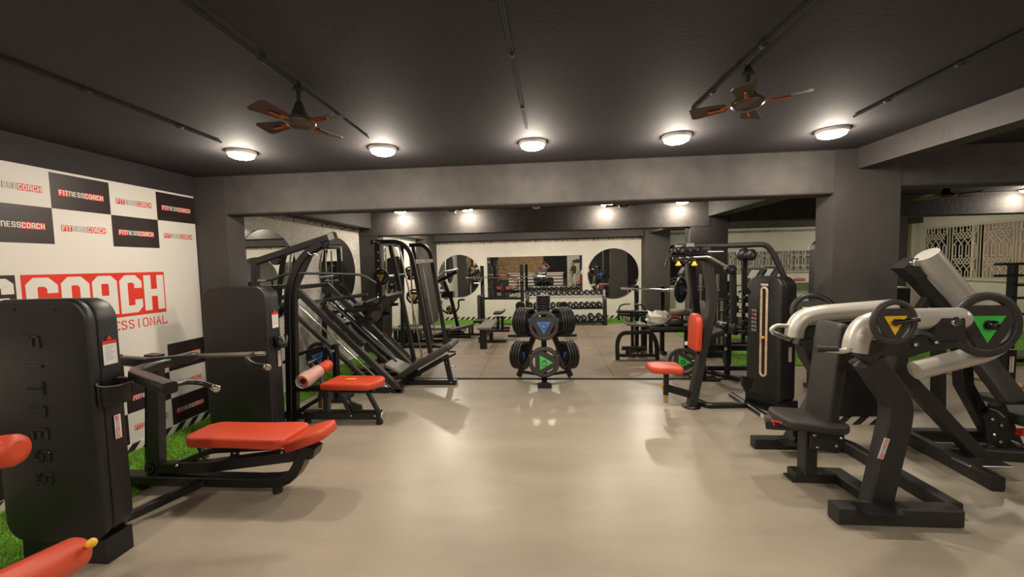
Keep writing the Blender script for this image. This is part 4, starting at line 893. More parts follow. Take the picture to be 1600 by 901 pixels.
sticker(t, PY(1378, 716, NZ-.026), V((.10, 0, .36)).normalized(), V((-.36, 0, .1)).normalized(), .13)
bolts(t, M['chrome'], L(NZ-.01, (1430, 538), (1462, 534)), r=.013)
mb = MB(); a = L(NZ-.02, (1456, 532), (1462, 510), (1472, 497), (1508, 497), (1510, 530)); o = a[0]; mb.prism([(p.x-o.x, p.z-o.z) for p in a][::-1], o+V((0, .13, 0)), (1, 0, 0), (0, 0, 1), .13); mb.build('pivot_bracket', CH, t)
mb = MB(); mb.tube(L(NZ+.05, (1335, 549), (1339, 526), (1352, 508), (1384, 499), (1496, 497)), .068, 24, .2); q = PY(1496, 497, NZ+.05); mb.ball(q, .068, 0, 24); mb.build('press_arm', M['silver'], t)['label'] = 'near thick silver press arm'
mb = MB(); mb.tube(L(FZ-.1, (1240, 526), (1243, 508), (1256, 494), (1282, 489), (1395, 480)), .068, 24, .2); mb.build('press_arm', M['silver'], t)['label'] = 'far thick silver press arm'
mb = MB(); q = PY(1497, 503, NZ-.03); mb.cyl(q, q+V((0, .1, 0)), .03); mb.build('pivot_cap', M['chrome'], t); B(t, 'axle_beam', CH, .08, .08, [PY(1478, 512, NZ+.1), PY(1420, 490, FZ)])
h = T(t, 'handle', M['silver'], .017, L(NZ+.02, (1345, 541), (1316, 549), (1280, 545)), .03); mb = MB(); mb.tube(L(NZ+.02, (1308, 546), (1275, 545)), .019); mb.build('handle_grip', CH, h)
h = T(t, 'handle', M['silver'], .017, L(FZ-.1, (1240, 509), (1212, 508), (1203, 516), (1234, 530)), .05); mb = MB(); mb.tube(L(FZ-.1, (1208, 519), (1233, 530)), .019); mb.build('handle_grip', M['steel'], h)
pb_, pt_ = PY(1282, 668, 3.12), PY(1304, 503, 3.12); mb = MB(); Wd = (pt_-pb_); ln = Wd.length; mb.pad(rrect(.27, ln, .05, 5, .02), (pb_+pt_)/2+V((.03, 0, 0)), (0, -1, 0), Wd.normalized(), .075, .02); mb.build('back_pad', M['bvinyl'], t)
B(t, 'back_pad_frame', CH, .08, .05, [pb_+V((.06, 0, -.1)), pt_+V((.07, 0, -.15))], up=(0, 1, 0)); B(t, 'back_pad_stay', CH, .06, .06, [pt_+V((.07, 0, -.35)), V((2.62, 3.12, 1.05)), PY(1450, 505, 3.1)])
c = PZ(1254, 652, .50); mb = MB(); out = [(p.x, p.y) for p in rnd([V((-.22, -.05, 0)), V((-.20, -.16, 0)), V((.12, -.19, 0)), V((.24, -.13, 0)), V((.24, .13, 0)), V((.12, .19, 0)), V((-.20, .16, 0)), V((-.22, .05, 0))], .07, 4)]
mb.pad(out, c+V((.02, .0, -.05)), V((1, .0, -.10)).normalized(), (0, 1, 0), .065, .018); mb.build('seat_pad', M['bvinyl'], t)
mb = MB(); a = [(-.09, -.11), (.10, -.14), (.14, -.05), (.13, .05), (.03, .07), (-.09, .02)]; a = [(p.x, p.y) for p in rnd([V((x, y, 0)) for x, y in a]+[V((-.09, -.11, 0))], .03, 3)][:-1]
q = PY(1290, 680, 2.98); mb.prism(a, q+V((0, .03, 0)), (1, 0, 0), (0, 0, 1), .02); mb.build('seat_bracket', CH, t); mb = MB(); mb.prism(a, q+V((0, .24, 0)), (1, 0, 0), (0, 0, 1), .02); mb.build('seat_bracket', CH, t)
bolts(t, M['chrome'], [q+V((x, .01, z)) for x, z in ((-.07, 0), (.08, .03), (.08, -.08), (-.05, -.09), (.11, -.02))], r=.012)
B(t, 'seat_post', CH, .09, .10, [V((q.x-.06, 3.08, .08)), V((q.x-.06, 3.08, .46))], up=(0, 1, 0)); B(t, 'seat_strut', CH, .06, .07, [V((q.x-.10, 3.12, .42)), V((q.x-.30, 3.2, .40))])
T(t, 'red_lever', M['pred'], .007, [PY(1268, 672, 3.0), PY(1207, 657, 3.0), PY(1210, 664, 3.0)], n=8)
# column panel (black)
mb = MB(); mb.box((3.17, 4.188, .40), (.60, .016, .62)); struct('trim_10', mb, M['dark'])
q = PY(1396, 503, 2.50); plate(q, (.05, -1, .0), 'black plate with a yellow triangle on the near arm of the shoulder press', R=.135, t=.03, badge='yellow', spin=0, body='rgrey')
T(t, 'plate_peg', BK, .016, [q+V((.0, .14, .0)), q+V((.02, -.02, .005))]); T(t, 'wing_collar', BK, .013, [q+V((-.02, -.03, 0)), q+V((.06, -.10, .03))])
q = PY(1271, 489, 3.9); plate(q, (-.25, -1, .25), 'black plate with a yellow triangle on the far arm of the shoulder press', R=.19, t=.04, badge='yellow', spin=0)
T(t, 'plate_peg', BK, .016, [q+V((.05, .1, -.03)), q+V((-.02, -.06, .02))]); B(t, 'peg_bracket', BK, .05, .05, [q+V((.04, .06, -.02)), PY(1300, 488, FZ)])

# ================================================================ plate loaded incline press (far right)
t = thing('incline_press_machine', 'charcoal incline press with long silver tubes and black back pad at the right edge', 'gym machine', (3.6, 3.6, 0))
B(t, 'long_base_rail', CH, .085, .11, [PZ(1392, 668, .055), PZ(1560, 756, .055)], c=.01); B(t, 'cross_rail', CH, .10, .08, [PZ(1470, 702, .05), PZ(1630, 712, .05)], c=.01); B(t, 'rear_rail', CH, .09, .10, [PZ(1412, 678, .05), PZ(1560, 680, .05)], c=.01)
B(t, 'diagonal_post', CH, .10, .10, [PY(1403, 545, 3.35), PY(1400, 575, 3.35), PZ(1532, 716, .06)], up=(0, 1, 0), bend=.05, c=.01); mb = MB(); mb.box(PZ(1534, 722, .1), (.3, .14, .01)); mb.build('foot_plate', M['steel'], t)
B(t, 'upright', CH, .09, .09, [PY(1466, 520, 4.45), V((PY(1466, 640, 4.45).x, 4.45, .02))], up=(0, 1, 0)); B(t, 'top_beam', CH, .09, .09, [PY(1403, 550, 3.4), PY(1480, 530, 3.9)])
B(t, 'lever_beam', CH, .09, .10, L(3.75, (1424, 428), (1510, 522)), c=.01); B(t, 'lever_brace', CH, .06, .07, L(3.75, (1452, 462), (1415, 515))); B(t, 'lever_column', CH, .10, .10, L(3.8, (1500, 512), (1505, 600), (1560, 700)), up=(0, 1, 0))
mb = MB(); a = L(3.62, (1411, 419), (1434, 402), (1450, 415), (1452, 432), (1436, 440)); o = a[0]; mb.prism([(p.x-o.x, p.z-o.z) for p in a][::-1], o+V((0, .13, 0)), (1, 0, 0), (0, 0, 1), .13); mb.build('pivot_bracket', CH, t)
mb = MB(); q = PY(1436, 410, 3.46); mb.cyl(q, q+V((0, .06, 0)), .035); mb.build('pivot_cap', M['chrome'], t)
mb = MB(); mb.tube(L(3.45, (1448, 397), (1532, 500)), .082, 24); mb.build('lever_tube', M['silver'], t)['label'] = 'upper slanted silver tube'
mb = MB(); mb.tube(L(3.02, (1430, 579), (1535, 552), (1562, 535), (1568, 505)), .064, 24, .1); mb.build('handle_tube', M['silver'], t)['label'] = 'lower silver tube with bent end'
b0, t0 = PY(1566, 630, 3.5), PY(1510, 528, 3.85); Wd = (t0-b0); mb = MB(); mb.pad(rrect(.27, Wd.length, .03, 4), (b0+t0)/2, V((.93, .36, 0)).normalized(), (Wd-Wd.project(V((.93, .36, 0)))).normalized(), .07, .015); mb.build('back_pad', M['bvinyl'], t)
B(t, 'seat_beam', CH, .08, .08, L(3.6, (1556, 630), (1590, 705))); mb = MB(); a = [(-.09, -.16), (.02, -.2), (.10, -.1), (.05, .08), (-.05, .12), (-.12, .05)]; q = PY(1564, 664, 3.5); mb.prism(a, q+V((0, .03, 0)), (1, 0, 0), (0, 0, 1), .025); mb.build('seat_bracket', BK, t)
mb = MB(); mb.pad(rrect(.42, .3, .05), q+V((.32, .1, .0)), (1, 0, 0), (0, 1, 0), .09, .02); mb.build('seat_pad', M['bvinyl'], t); mb = MB(); mb.box(q+V((.17, -.02, -.05)), (.11, .05, .05)); mb.build('red_stopper', M['pred'], t)
bolts(t, M['chrome'], [q+V((x, .0, z)) for x, z in ((-.07, .05), (0, -.14), (.0, 0), (-.05, -.08))], r=.013); B(t, 'striker_plate', M['steel'], .06, .01, L(3.52, (1553, 640), (1564, 650))); B(t, 'striker_plate', M['steel'], .06, .01, L(3.52, (1586, 690), (1597, 700)))
q = PY(1540, 507, 2.93); plate(q, (.0, -1, .0), 'large black plate with a green triangle at the right edge of the room', R=.222, t=.04, badge='green', spin=0, body='rgrey')
mb = MB(); mb.tube([q+V((0, .3, 0)), q+V((0, -.05, 0))], .022); mb.ball(q+V((-.01, -.06, .005)), .032); mb.build('plate_peg', BK, t); B(t, 'peg_arm', CH, .07, .07, [q+V((0, .28, 0)), PY(1515, 500, 3.5)])

# small storage rack with short pegs at the far right
t = thing('peg_rack', 'tall black rack with short pegs standing on turf at the right edge', 'rack', (8.0, 6.9, 0)); Yk = 6.95
q = PY(1583, 412, Yk); B(t, 'post', BK, .09, .09, [V((q.x, Yk, .02)), V((q.x, Yk, q.z))], up=(0, 1, 0)); B(t, 'post', BK, .09, .09, [V((q.x+.45, Yk, .02)), V((q.x+.45, Yk, q.z))], up=(0, 1, 0))
for i, py in enumerate((412, 430, 445, 465, 490)): 
    z = PY(1583, py, Yk).z; B(t, 'peg', BK, .04, .04, [V((q.x-(.3 if i < 2 else .05), Yk-.04, z)), V((q.x+.75, Yk-.04, z))])
B(t, 'foot', BK, .6, .06, [V((q.x-.2, Yk, .035)), V((q.x+.7, Yk, .035))]); mb = MB(); mb.box((q.x, Yk-.3, .035), (.1, .9, .07)); mb.build('foot', BK, t)
t = thing('cable_post', 'short black post with a name sticker behind the incline press pad', 'gym machine', (4.9, 4.9, 0)); q = PY(1574, 545, 4.9); B(t, 'post', BK, .11, .1, [V((q.x, 4.9, .02)), V((q.x, 4.9, q.z))], up=(0, 1, 0)); sticker(t, (q.x-.02, 4.845, q.z-.08), (0, 0, -1), (1, 0, 0), .17)
mb = MB(); mb.box((q.x+.1, 4.9, .03), (.6, .3, .06)); mb.build('foot', BK, t)
mb = MB(); mb.tube([PZ(1470, 578, .03)+V((0, 0, 0)), PZ(1600, 603, .03)], .03, m=0); tag(mb.build('wooden_pole', M['wood']), 'long pale wooden pole lying on the floor behind the incline press', 'pole')
t = thing('tall_cover', 'tall narrow black machine cover with rounded top just left of the big column', 'gym machine', (3.0, 5.4, 0)); q = PY(1262, 372, 5.4); x0 = PY(1258, 440, 5.4).x
mb = MB(); mb.pad(rrect(.36, q.z-.05, .15, 8, .03), (x0+.22, 5.4, (q.z+.05)/2), (1, 0, 0), (0, 0, 1), .3, .02); mb.build('cover', M['shroud'], t); mb = MB(); mb.box((x0+.22, 5.25, .03), (.4, .36, .06)); mb.build('base_box', BK, t); mb = MB(); mb.box(PY(1268, 387, 5.09), (.06, .01, .05)); mb.build('plain_label', M['label'], t)
mb = MB(); a, b_ = PY(1397, 449, 7.0), PY(1424, 477, 7.0); mb.box(((a.x+b_.x)/2, 7.2, (a.z)/2), (b_.x-a.x, .35, a.z), ch=.02); tag(mb.build('black_cabinet', BK), 'plain black cabinet standing on turf right of the big column', 'cabinet')

# ================================================================ functional machine behind the pec fly
t = thing('leg_curl_machine', 'black selector machine with round roller and slanted grey back pad behind the red-seated one', 'gym machine', (2.6, 5.9, 0)); YQ = 5.75
B(t, 'post', BK, .09, .09, [V((PY(1098, 600, YQ).x, YQ, .03)), PY(1080, 410, YQ)], up=(0, 1, 0)); mb = MB(); q = PY(1100, 597, YQ); mb.box((q.x, YQ, .012), (.36, .22, .024)); mb.build('foot_plate', BK, t)
B(t, 'cross_bar', BK, .07, .08, L(YQ+.2, (1104, 543), (1168, 543))); B(t, 'cross_bar', BK, .06, .06, L(YQ+.2, (1104, 575), (1168, 575))); B(t, 'leg', BK, .08, .10, [PY(1136, 518, YQ+.1), V((PY(1136, 560, YQ+.1).x, YQ+.1, .2))], up=(0, 1, 0)); B(t, 'foot', BK, .07, .06, [V((PY(1110, 560, YQ).x, YQ+.4, .03)), V((PY(1150, 560, YQ).x, YQ-.1, .03))])
B(t, 'foot', BK, .07, .06, [PY(1136, 560, YQ+.1)-V((0, 0, .0)), V((PY(1136, 570, YQ+.1).x, YQ+.1, .03))], up=(0, 1, 0)); mb = MB(); mb.pad(rrect(.22, .42, .09), PY(1092, 492, YQ+.3), V((.9, -.4, 0)).normalized(), V((.15, .1, 1)).normalized(), .07, .02); mb.build('back_pad', M['gvinyl'], t)
mb = MB(); mb.pad(rrect(.4, .35, .08), PY(1118, 522, YQ+.2), V((.9, 0, .3)).normalized(), (0, 1, 0), .08, .02); mb.build('seat_pad', M['bvinyl'], t); mb = MB(); q = PY(1139, 512, YQ); mb.cyl(q, q+V((0, .3, 0)), .07); mb.build('pivot_hub', BK, t)
T(t, 'chrome_pin', M['chrome'], .02, L(YQ, (1134, 542), (1134, 547))); T(t, 'chrome_pin', M['chrome'], .02, L(YQ, (1134, 521), (1134, 525)))
q = PY(1067, 565, 5.95); plate(q, (-.35, -1, 0), 'grey plate with a green triangle hanging low beside the red seat', R=.205, t=.035, badge='green', body='rgrey', spin=-30); T(t, 'plate_peg', M['steel'], .02, [q+V((.02, .05, 0)), PY(1096, 566, YQ)+V((0, .1, 0)), PY(1096, 566, YQ)])

# ================================================================ bench press with barbell, and the things on its bench
YBn, YBf = 6.95, 8.6; pa, pb = PY(1068, 453, 7.1), PY(971, 451.5, 7.9); pb.z = pa.z; d = (pb-pa).normalized()
t = thing('bench_press', 'black bench press frame with uprights holding a barbell, right side of the inner room', 'weight bench', (2.1, 7.7, 0))
for s in (.30, .72):
    q = pa.lerp(pb, s); B(t, 'upright', BK, .07, .09, [V((q.x, q.y+.08, .03)), V((q.x, q.y+.08, q.z+.06))], up=(0, 1, 0)); B(t, 'foot', BK, .07, .06, [V((q.x, q.y-.1, .03)), V((q.x, q.y+.45, .03))]); B(t, 'bar_hook', M['steel'], .05, .03, [q+V((0, -.05, -.03)), q+V((0, .05, -.03))])
mid = pa.lerp(pb, .5); mb = MB(); zb_ = .50; c = PY(1035, 507, 7.4); mb.pad(rrect(.8, .30, .05), V((c.x+.1, 7.35, .45)), (1, 0, 0), (0, 1, 0), .07, .02); mb.build('bench_pad', M['bvinyl'], t)
B(t, 'bench_leg', BK, .06, .06, [V((c.x-.22, 7.35, .02)), V((c.x-.22, 7.35, .46))], up=(0, 1, 0)); B(t, 'bench_leg', BK, .06, .06, [V((c.x+.4, 7.35, .02)), V((c.x+.4, 7.35, .46))], up=(0, 1, 0)); B(t, 'bench_rail', BK, .06, .06, [V((c.x-.25, 7.35, .43)), V((c.x+.45, 7.35, .43))])
mb = MB(); mb.cyl(V((c.x+.1, 7.3, .76)), V((c.x+.5, 7.35, .76)), .06); mb.build('roller_pad', M['gvinyl'], t); B(t, 'roller_post', BK, .04, .04, [V((c.x+.35, 7.4, .48)), V((c.x+.35, 7.4, .75))], up=(0, 1, 0))
mb = MB(); mb.tube([pa, pb], .014); mb.tube([pa-d*.05, pa.lerp(pb, .2)], .026); mb.tube([pa.lerp(pb, .8), pb], .026); mb.tube([pa.lerp(pb, .195), pa.lerp(pb, .21)], .04); mb.tube([pa.lerp(pb, .79), pa.lerp(pb, .805)], .04); tag(mb.build('barbell', M['chrome']), 'long chrome barbell racked on the right bench press', 'barbell')
plate(pa.lerp(pb, .04), -d, 'black plate with a blue triangle on the near end of the right bench press barbell', R=.225, t=.05, badge='blue')
def lump(name, c, sz, m, label, cat, seed, amp=.3):
    r = random.Random(seed); mb = MB(); n, k = 22, 12; vs = []
    ph = [(r.uniform(1, 4), r.uniform(1, 4), r.uniform(0, 6)) for _ in range(5)]
    for j in range(k+1):
        th = math.pi*j/k
        for i in range(n):
            a = 2*math.pi*i/n; f = 1+amp*sum(math.sin(p*a*round(1)+q*th*2+s) for p, q, s in [(round(p), q, s) for p, q, s in ph])/5
            vs.append((c[0]+sz[0]*f*math.sin(th)*math.cos(a), c[1]+sz[1]*f*math.sin(th)*math.sin(a), c[2]+max(0, sz[2]*(1-math.cos(th))*f)))
    mb.add(vs, [(j*n+i, j*n+(i+1) % n, (j+1)*n+(i+1) % n, (j+1)*n+i) for j in range(k) for i in range(n)], 0, True)
    return tag(mb.build(name, m), label, cat)
lump('crumpled_towel', (c.x-.10, 7.36, .52), (.2, .15, .12), M['whitecloth'], 'crumpled white towel heaped on the bench press pad', 'towel', 3, .5)
lump('gym_bag', (c.x+.2, 7.34, .52), (.2, .14, .07), M['bvinyl'], 'black soft gym bag lying on the bench beside the towel', 'bag', 5); lump('red_cloth', (c.x+.2, 7.34, .66), (.10, .09, .025), M['pred'], 'small red cloth on top of the black gym bag', 'cloth', 9, .5)

# ================================================================ low arched bench (preacher / T bench)
t = thing('preacher_bench', 'black low bench with a rounded tube arch and twin chrome handles', 'weight bench', (1.6, 7.3, 0)); Yq = 6.88
B(t, 'arched_frame', BK, .065, .065, [V((PY(965, 562, Yq).x, Yq, .0))]+L(Yq, (964, 535), (970, 520), (1018, 518), (1026, 535))+[V((PY(1027, 562, Yq).x, Yq, .0))], bend=.14, up=(0, 1, 0))
B(t, 'lower_bar', BK, .05, .05, L(Yq, (966, 555), (1025, 555))); B(t, 'foot_rest', BK, .08, .05, L(Yq+.15, (972, 543), (1009, 543))); B(t, 'spine', BK, .07, .06, [V((PY(990, 555, Yq).x-.1, Yq, .14)), V((PY(1008, 536, 7.6).x-.1, 7.6, .05))]); B(t, 'rear_foot', BK, .06, .06, [V((1.45, 7.66, .03)), V((1.85, 7.66, .03))])
B(t, 'upright', BK, .10, .08, [V((PY(1006, 520, 7.5).x, 7.5, .03)), PY(1006, 494, 7.5)], up=(0, 1, 0)); B(t, 'seat_post', BK, .05, .05, [PY(988, 535, 7.3)-V((0, 0, .15)), PY(988, 508, 7.3)], up=(0, 1, 0))
mb = MB(); mb.pad(rrect(.36, .34, .05), PY(992, 508, 7.35), V((1, 0, -.08)).normalized(), (0, 1, 0), .06, .02); mb.pad(rrect(.12, .3, .04), PY(977, 500, 7.35), V((.5, 0, -.85)).normalized(), (0, 1, 0), .05, .02); mb.build('seat_pad', M['gvinyl'], t)
B(t, 'arm_rest', BK, .14, .05, L(7.3, (964, 487), (1011, 487))); B(t, 'arm_rest_bar', BK, .05, .04, L(7.3, (965, 492), (1009, 492)))
for p in (((967, 486), (968, 478), (974, 475), (985, 475)), ((1008, 486), (1006, 478), (1000, 475), (991, 475))):
    h = T(t, 'handle', BK, .014, L(7.3, *p), .04); mb = MB(); mb.tube(L(7.3, (p[2][0]+(2 if p[2][0] < 990 else -2), p[2][1]), p[3]), .017); mb.build('handle_sleeve', M['chrome'], h)
T(t, 'knob', BK, .02, L(7.3, (967, 492), (967, 500))); T(t, 'knob', BK, .03, L(7.25, (987, 490), (987, 502)))

# ================================================================ barbell holder and upright bars
t = thing('barbell_holder', 'black upright holder for barbells in front of the right inner column', 'rack', (2.9, 7.2, 0)); Yh = 7.2
mb = MB(); xs = [PY(px, 450, Yh).x for px in (1095, 1121, 1098, 1128)]; mb.box(((xs[0]+xs[1])/2, Yh, .05), (.6, .4, .1)); mb.build('base', BK, t)
B(t, 'holder_bar', M['steel'], .03, .03, [V((xs[0]-.05, Yh+.03, 1.22)), V((xs[0]+.15, Yh+.03, 1.22))]); B(t, 'holder_post', BK, .06, .06, [V(((xs[0]+xs[1])/2, Yh+.08, .08)), V(((xs[0]+xs[1])/2, Yh+.08, 1.25))], up=(0, 1, 0)); B(t, 'holder_bar', M['steel'], .03, .03, [V((xs[1]-.05, Yh+.05, 1.0)), V((xs[1]+.12, Yh+.05, 1.0))])
for i, (px, py, yy) in enumerate(((1095, 428, Yh), (1121, 428, Yh), (1098, 469, Yh-.15), (1128, 470, Yh-.15))):
    x = PY(px, 450, yy).x; z = PY(px, py, yy).z; mb = MB(); mb.tube([(x, yy, .11), (x, yy, z-.2)], .014); mb.tube([(x, yy, z-.27 if i < 2 else z-.16), (x, yy, z)], .025); mb.tube([(x, yy, z-.29 if i < 2 else z-.17), (x, yy, z-.26 if i < 2 else z-.155)], .04)
    tag(mb.build('upright_barbell', M['steel']), ['tall steel bar standing in the holder, left', 'tall steel bar standing in the holder, right', 'short steel bar standing in the holder, left', 'short steel bar standing in the holder, right'][i], 'barbell', 'bars in the holder')

# ================================================================ dumbbells
def dumbbell_proto(r, ln):
    mb = MB(); w = ln*.34; e = r*.18
    mb.tube([(0, -ln/2+w*.8, 0), (0, ln/2-w*.8, 0)], .016, 10, m=1)
    for s in (-1, 1): mb.lathe([(r*.7, 0), (r, e), (r, w-e), (r*.75, w)], (0, s*ln/2, 0), (0, -s, 0), 20, 0); mb.lathe([(r*.42, 0), (r*.42, .002)], (0, s*(ln/2+.001), 0), (0, s, 0), 12, 2)
    return mb.build('dumbbell', [M['rubber'], M['steel'], mat('grey_number_disc', (.32, .31, .3), .5)])
YD = 10.95; t = thing('dumbbell_rack', 'three-tier black and steel dumbbell rack against the long mirror wall', 'rack', (.6, YD, 0))
xl, xr = PY(826, 480, YD).x, PY(942, 480, YD).x; tiers = [(461.5, .055, 'top'), (479, .055, 'middle'), (498.5, .065, 'bottom')]
for i, (py, _, nmn) in enumerate(tiers):
    z = PY(900, py, YD).z-.03; yy = YD+.12-i*.12; mb = MB(); mb.beam([(xl, yy, z), (xr, yy, z)], .32, .05 if i else .07, c=.004); mb.build('shelf', M['silver'] if i == 0 else BK, t)
for x in (xl-.03, xr+.03): B(t, 'end_frame', CH, .10, .09, [V((x, YD-.2, .02)), V((x, YD-.12, .7)), V((x, YD+.12, PY(900, 455, YD).z))], up=(0, 1, 0), bend=.1); B(t, 'foot', CH, .08, .07, [V((x, YD-.3, .035)), V((x, YD+.35, .035))])
sticker(t, (xr+.0, YD-.16, .95), (0, 0, -1), (1, 0, 0), .16)
P1 = dumbbell_proto(.073, .26); P2 = dumbbell_proto(.088, .32); used = {1: False, 2: False}
def put_db(p, x, y, z, label, rz=0, group=None):
    o = (P1 if p == 1 else P2)
    if used[p]: o = o.copy(); COL.objects.link(o)
    used[p] = True; o.location = (x, y, z); o.rotation_euler = (0, 0, rz); tag(o, label, 'dumbbell', group)
for i, (py, _, nmn) in enumerate(tiers):
    z = PY(900, py, YD).z-.03+(.035 if i == 0 else .025); yy = YD+.12-i*.12
    if i < 2:
        n = 13
        for j in range(n): put_db(1, xr-.1-j*.157, yy, z+.067, '%s dumbbell from the right on the %s tier of the far rack' % (ORD[j], nmn), group='dumbbells on the %s tier' % nmn)
    else:
        x = xr-.11
        for j in range(9):
            big_ = j < 2; put_db(2 if big_ else 1, x, yy, z+(.089 if big_ else .067), '%s dumbbell from the right on the bottom tier of the far rack' % ORD[j]+(', a big one' if big_ else ''), group='dumbbells on the bottom tier'); x -= .225 if j == 0 else (.2 if big_ else .165)
# small tree rack with dumbbells between the machines on the right
t = thing('dumbbell_tree', 'narrow upright rack of dumbbells standing on turf behind the pec fly machine', 'rack', (3.9, 8.3, 0)); Yt = 8.3
for px in (1141, 1167): x = PY(px, 500, Yt).x; B(t, 'post', BK, .06, .06, [V((x, Yt+.14, .03)), V((x, Yt+.14, 1.25))], up=(0, 1, 0))
B(t, 'foot', BK, .5, .05, [V((PY(1128, 500, Yt).x, Yt, .03)), V((PY(1178, 500, Yt).x, Yt, .03))])
for side, lst in ((0, (462, 478, 496)), (1, (467, 483, 501, 517))):
    for j, py in enumerate(lst):
        q = PY((1134, 1158)[side], py, Yt); put_db(1 if j < 1 else 2 if side and j > 1 else 1, q.x, Yt, q.z, '%s dumbbell from the top in the %s column of the narrow rack' % (ORD[j], ('left', 'right')[side]), rz=math.pi/2-.5, group='dumbbells in the narrow rack')
        B(t, 'cradle', M['steel'], .03, .02, [V((q.x-.14, Yt+.09, q.z-.07)), V((q.x+.16, Yt+.09, q.z-.07))])

# ================================================================ treadmills
def treadmill(x, y, label):
    t = thing('treadmill', label, 'treadmill', (x, y, 0), 'treadmills by the far right wall')
    mb = MB(); mb.box((x-.1, y, .1), (1.7, .75, .14), ch=.03); mb.build('deck', M['char'], t); mb = MB(); mb.box((x-.15, y, .173), (1.5, .5, .008)); mb.build('belt', M['dark'], t)
    for s in (-.34, .34): B(t, 'upright', M['steel'], .07, .09, [V((x+.55, y+s, .1)), V((x+.40, y+s, 1.15))]); T(t, 'hand_rail', M['chrome'], .022, [V((x+.42, y+s, 1.12)), V((x+.1, y+s, 1.05)), V((x-.15, y+s, .95))], .1)
    mb = MB(); mb.pad(rrect(.66, .36, .05), (x+.40, y, 1.30), (0, -1, 0), V((.5, 0, .85)).normalized(), .06, .02); c = mb.build('console', M['char'], t)
    mb = MB(); mb.prism([(-.17, -.10), (.17, -.10), (.17, .12), (-.17, .12)], V((x+.33, y, 1.33)), (0, -1, 0), V((.5, 0, .85)).normalized(), .004); mb.build('screen', mat('grey_screen', (.35, .36, .36), .25), c); return t
q = PY(1150, 430, 9.7); treadmill(q.x, 9.6, 'grey treadmill by the far right wall, the left one'); q = PY(1188, 430, 10.0); treadmill(q.x+.1, 10.5, 'grey treadmill by the far right wall, the right one')

# ================================================================ benches of the inner room
Yr = 10.6; t = thing('squat_rack', 'black squat rack with tall twin posts before the long mirror', 'rack', (-1.1, Yr, 0))
for a, b_ in ((753, 415), (815, 413)):
    q = PY(a, b_, Yr); B(t, 'post', BK, .09, .10, [V((q.x, Yr, .03)), q], up=(0, 1, 0)); B(t, 'foot', BK, .08, .07, [V((q.x, Yr-.45, .035)), V((q.x, Yr+.4, .035))]); B(t, 'bar_hook', M['steel'], .05, .03, [V((q.x, Yr-.03, PY(a, 437, Yr).z)), V((q.x, Yr-.14, PY(a, 437, Yr).z))]); B(t, 'brace', BK, .06, .06, [V((q.x, Yr, 1.2)), V((q.x, Yr-.4, .05))])
B(t, 'cross_bar', BK, .06, .06, L(Yr, (755, 466), (814, 466)))
mb = MB(); a, b_ = L(Yr-.1, (728, 434), (852, 432)); b_.z = a.z; mb.tube([a, b_], .014); mb.tube([a, a.lerp(b_, .17)], .024); mb.tube([a.lerp(b_, .83), b_], .024); tag(mb.build('barbell', M['chrome']), 'chrome barbell resting across the squat rack before the long mirror', 'barbell')
plate(a.lerp(b_, .86), (1, 0, 0), 'small black plate on the squat rack barbell, inner one', R=.11, t=.03, badge=None); plate(a.lerp(b_, .885), (1, 0, 0), 'small black plate on the squat rack barbell, outer one', R=.085, t=.025, badge=None)
# flat bench pointing at the lens
t = thing('flat_bench', 'grey-topped flat bench pointing down the room, left of the plate tree', 'weight bench', (-1.2, 8.1, 0)); x = PY(757, 510, 8.0).x
mb = MB(); mb.pad(rrect(.28, 1.15, .05), (x+.03, 8.3, .40), (1, 0, 0), (0, 1, 0), .06, .02); mb.build('bench_pad', M['gvinyl'], t); B(t, 'front_leg', BK, .14, .08, [V((x, 7.82, .0)), V((x, 7.82, .38))], up=(0, 1, 0)); B(t, 'rear_leg', BK, .08, .08, [V((x+.05, 8.6, .03)), V((x+.05, 8.6, .40))], up=(0, 1, 0)); B(t, 'cross_foot', BK, .08, .07, [V((x-.2, 8.45, .04)), V((x+.4, 8.45, .04))]); B(t, 'spine', BK, .06, .06, [V((x, 7.82, .2)), V((x+.05, 8.6, .3))])
t = thing('low_stool_bench', 'small dark bench with a kinked top near the striped skirting, left of the tree', 'weight bench', (-1.1, 10.2, 0)); Ys = 10.0
mb = MB(); mb.pad(rrect(.2, .4, .03), PY(778, 490, Ys), V((1, 0, .02)), (0, 1, 0), .05, .015); mb.pad(rrect(.15, .4, .03), PY(786, 488, Ys), V((.8, 0, .5)).normalized(), (0, 1, 0), .04, .015); mb.build('seat_pad', M['bvinyl'], t)
for px in (778, 785): x = PY(px, 500, Ys).x; B(t, 'leg', BK, .07, .07, [V((x, Ys, .03)), V((x, Ys, .38))], up=(0, 1, 0))
B(t, 'foot', BK, .07, .06, [V((PY(765, 500, Ys).x, Ys-.2, .035)), V((PY(797, 500, Ys).x, Ys-.2, .035))]); B(t, 'foot', BK, .07, .06, [V((PY(768, 500, Ys).x, Ys+.25, .035)), V((PY(795, 500, Ys).x, Ys+.25, .035))]); B(t, 'spine', BK, .05, .05, [V((PY(781, 500, Ys).x, Ys-.2, .04)), V((PY(781, 500, Ys).x, Ys+.25, .04))])
t = thing('upright_bench', 'adjustable bench with its dark back pad raised, beside the squat rack', 'weight bench', (-1.5, 9.3, 0)); q = PY(752, 478, 9.2)
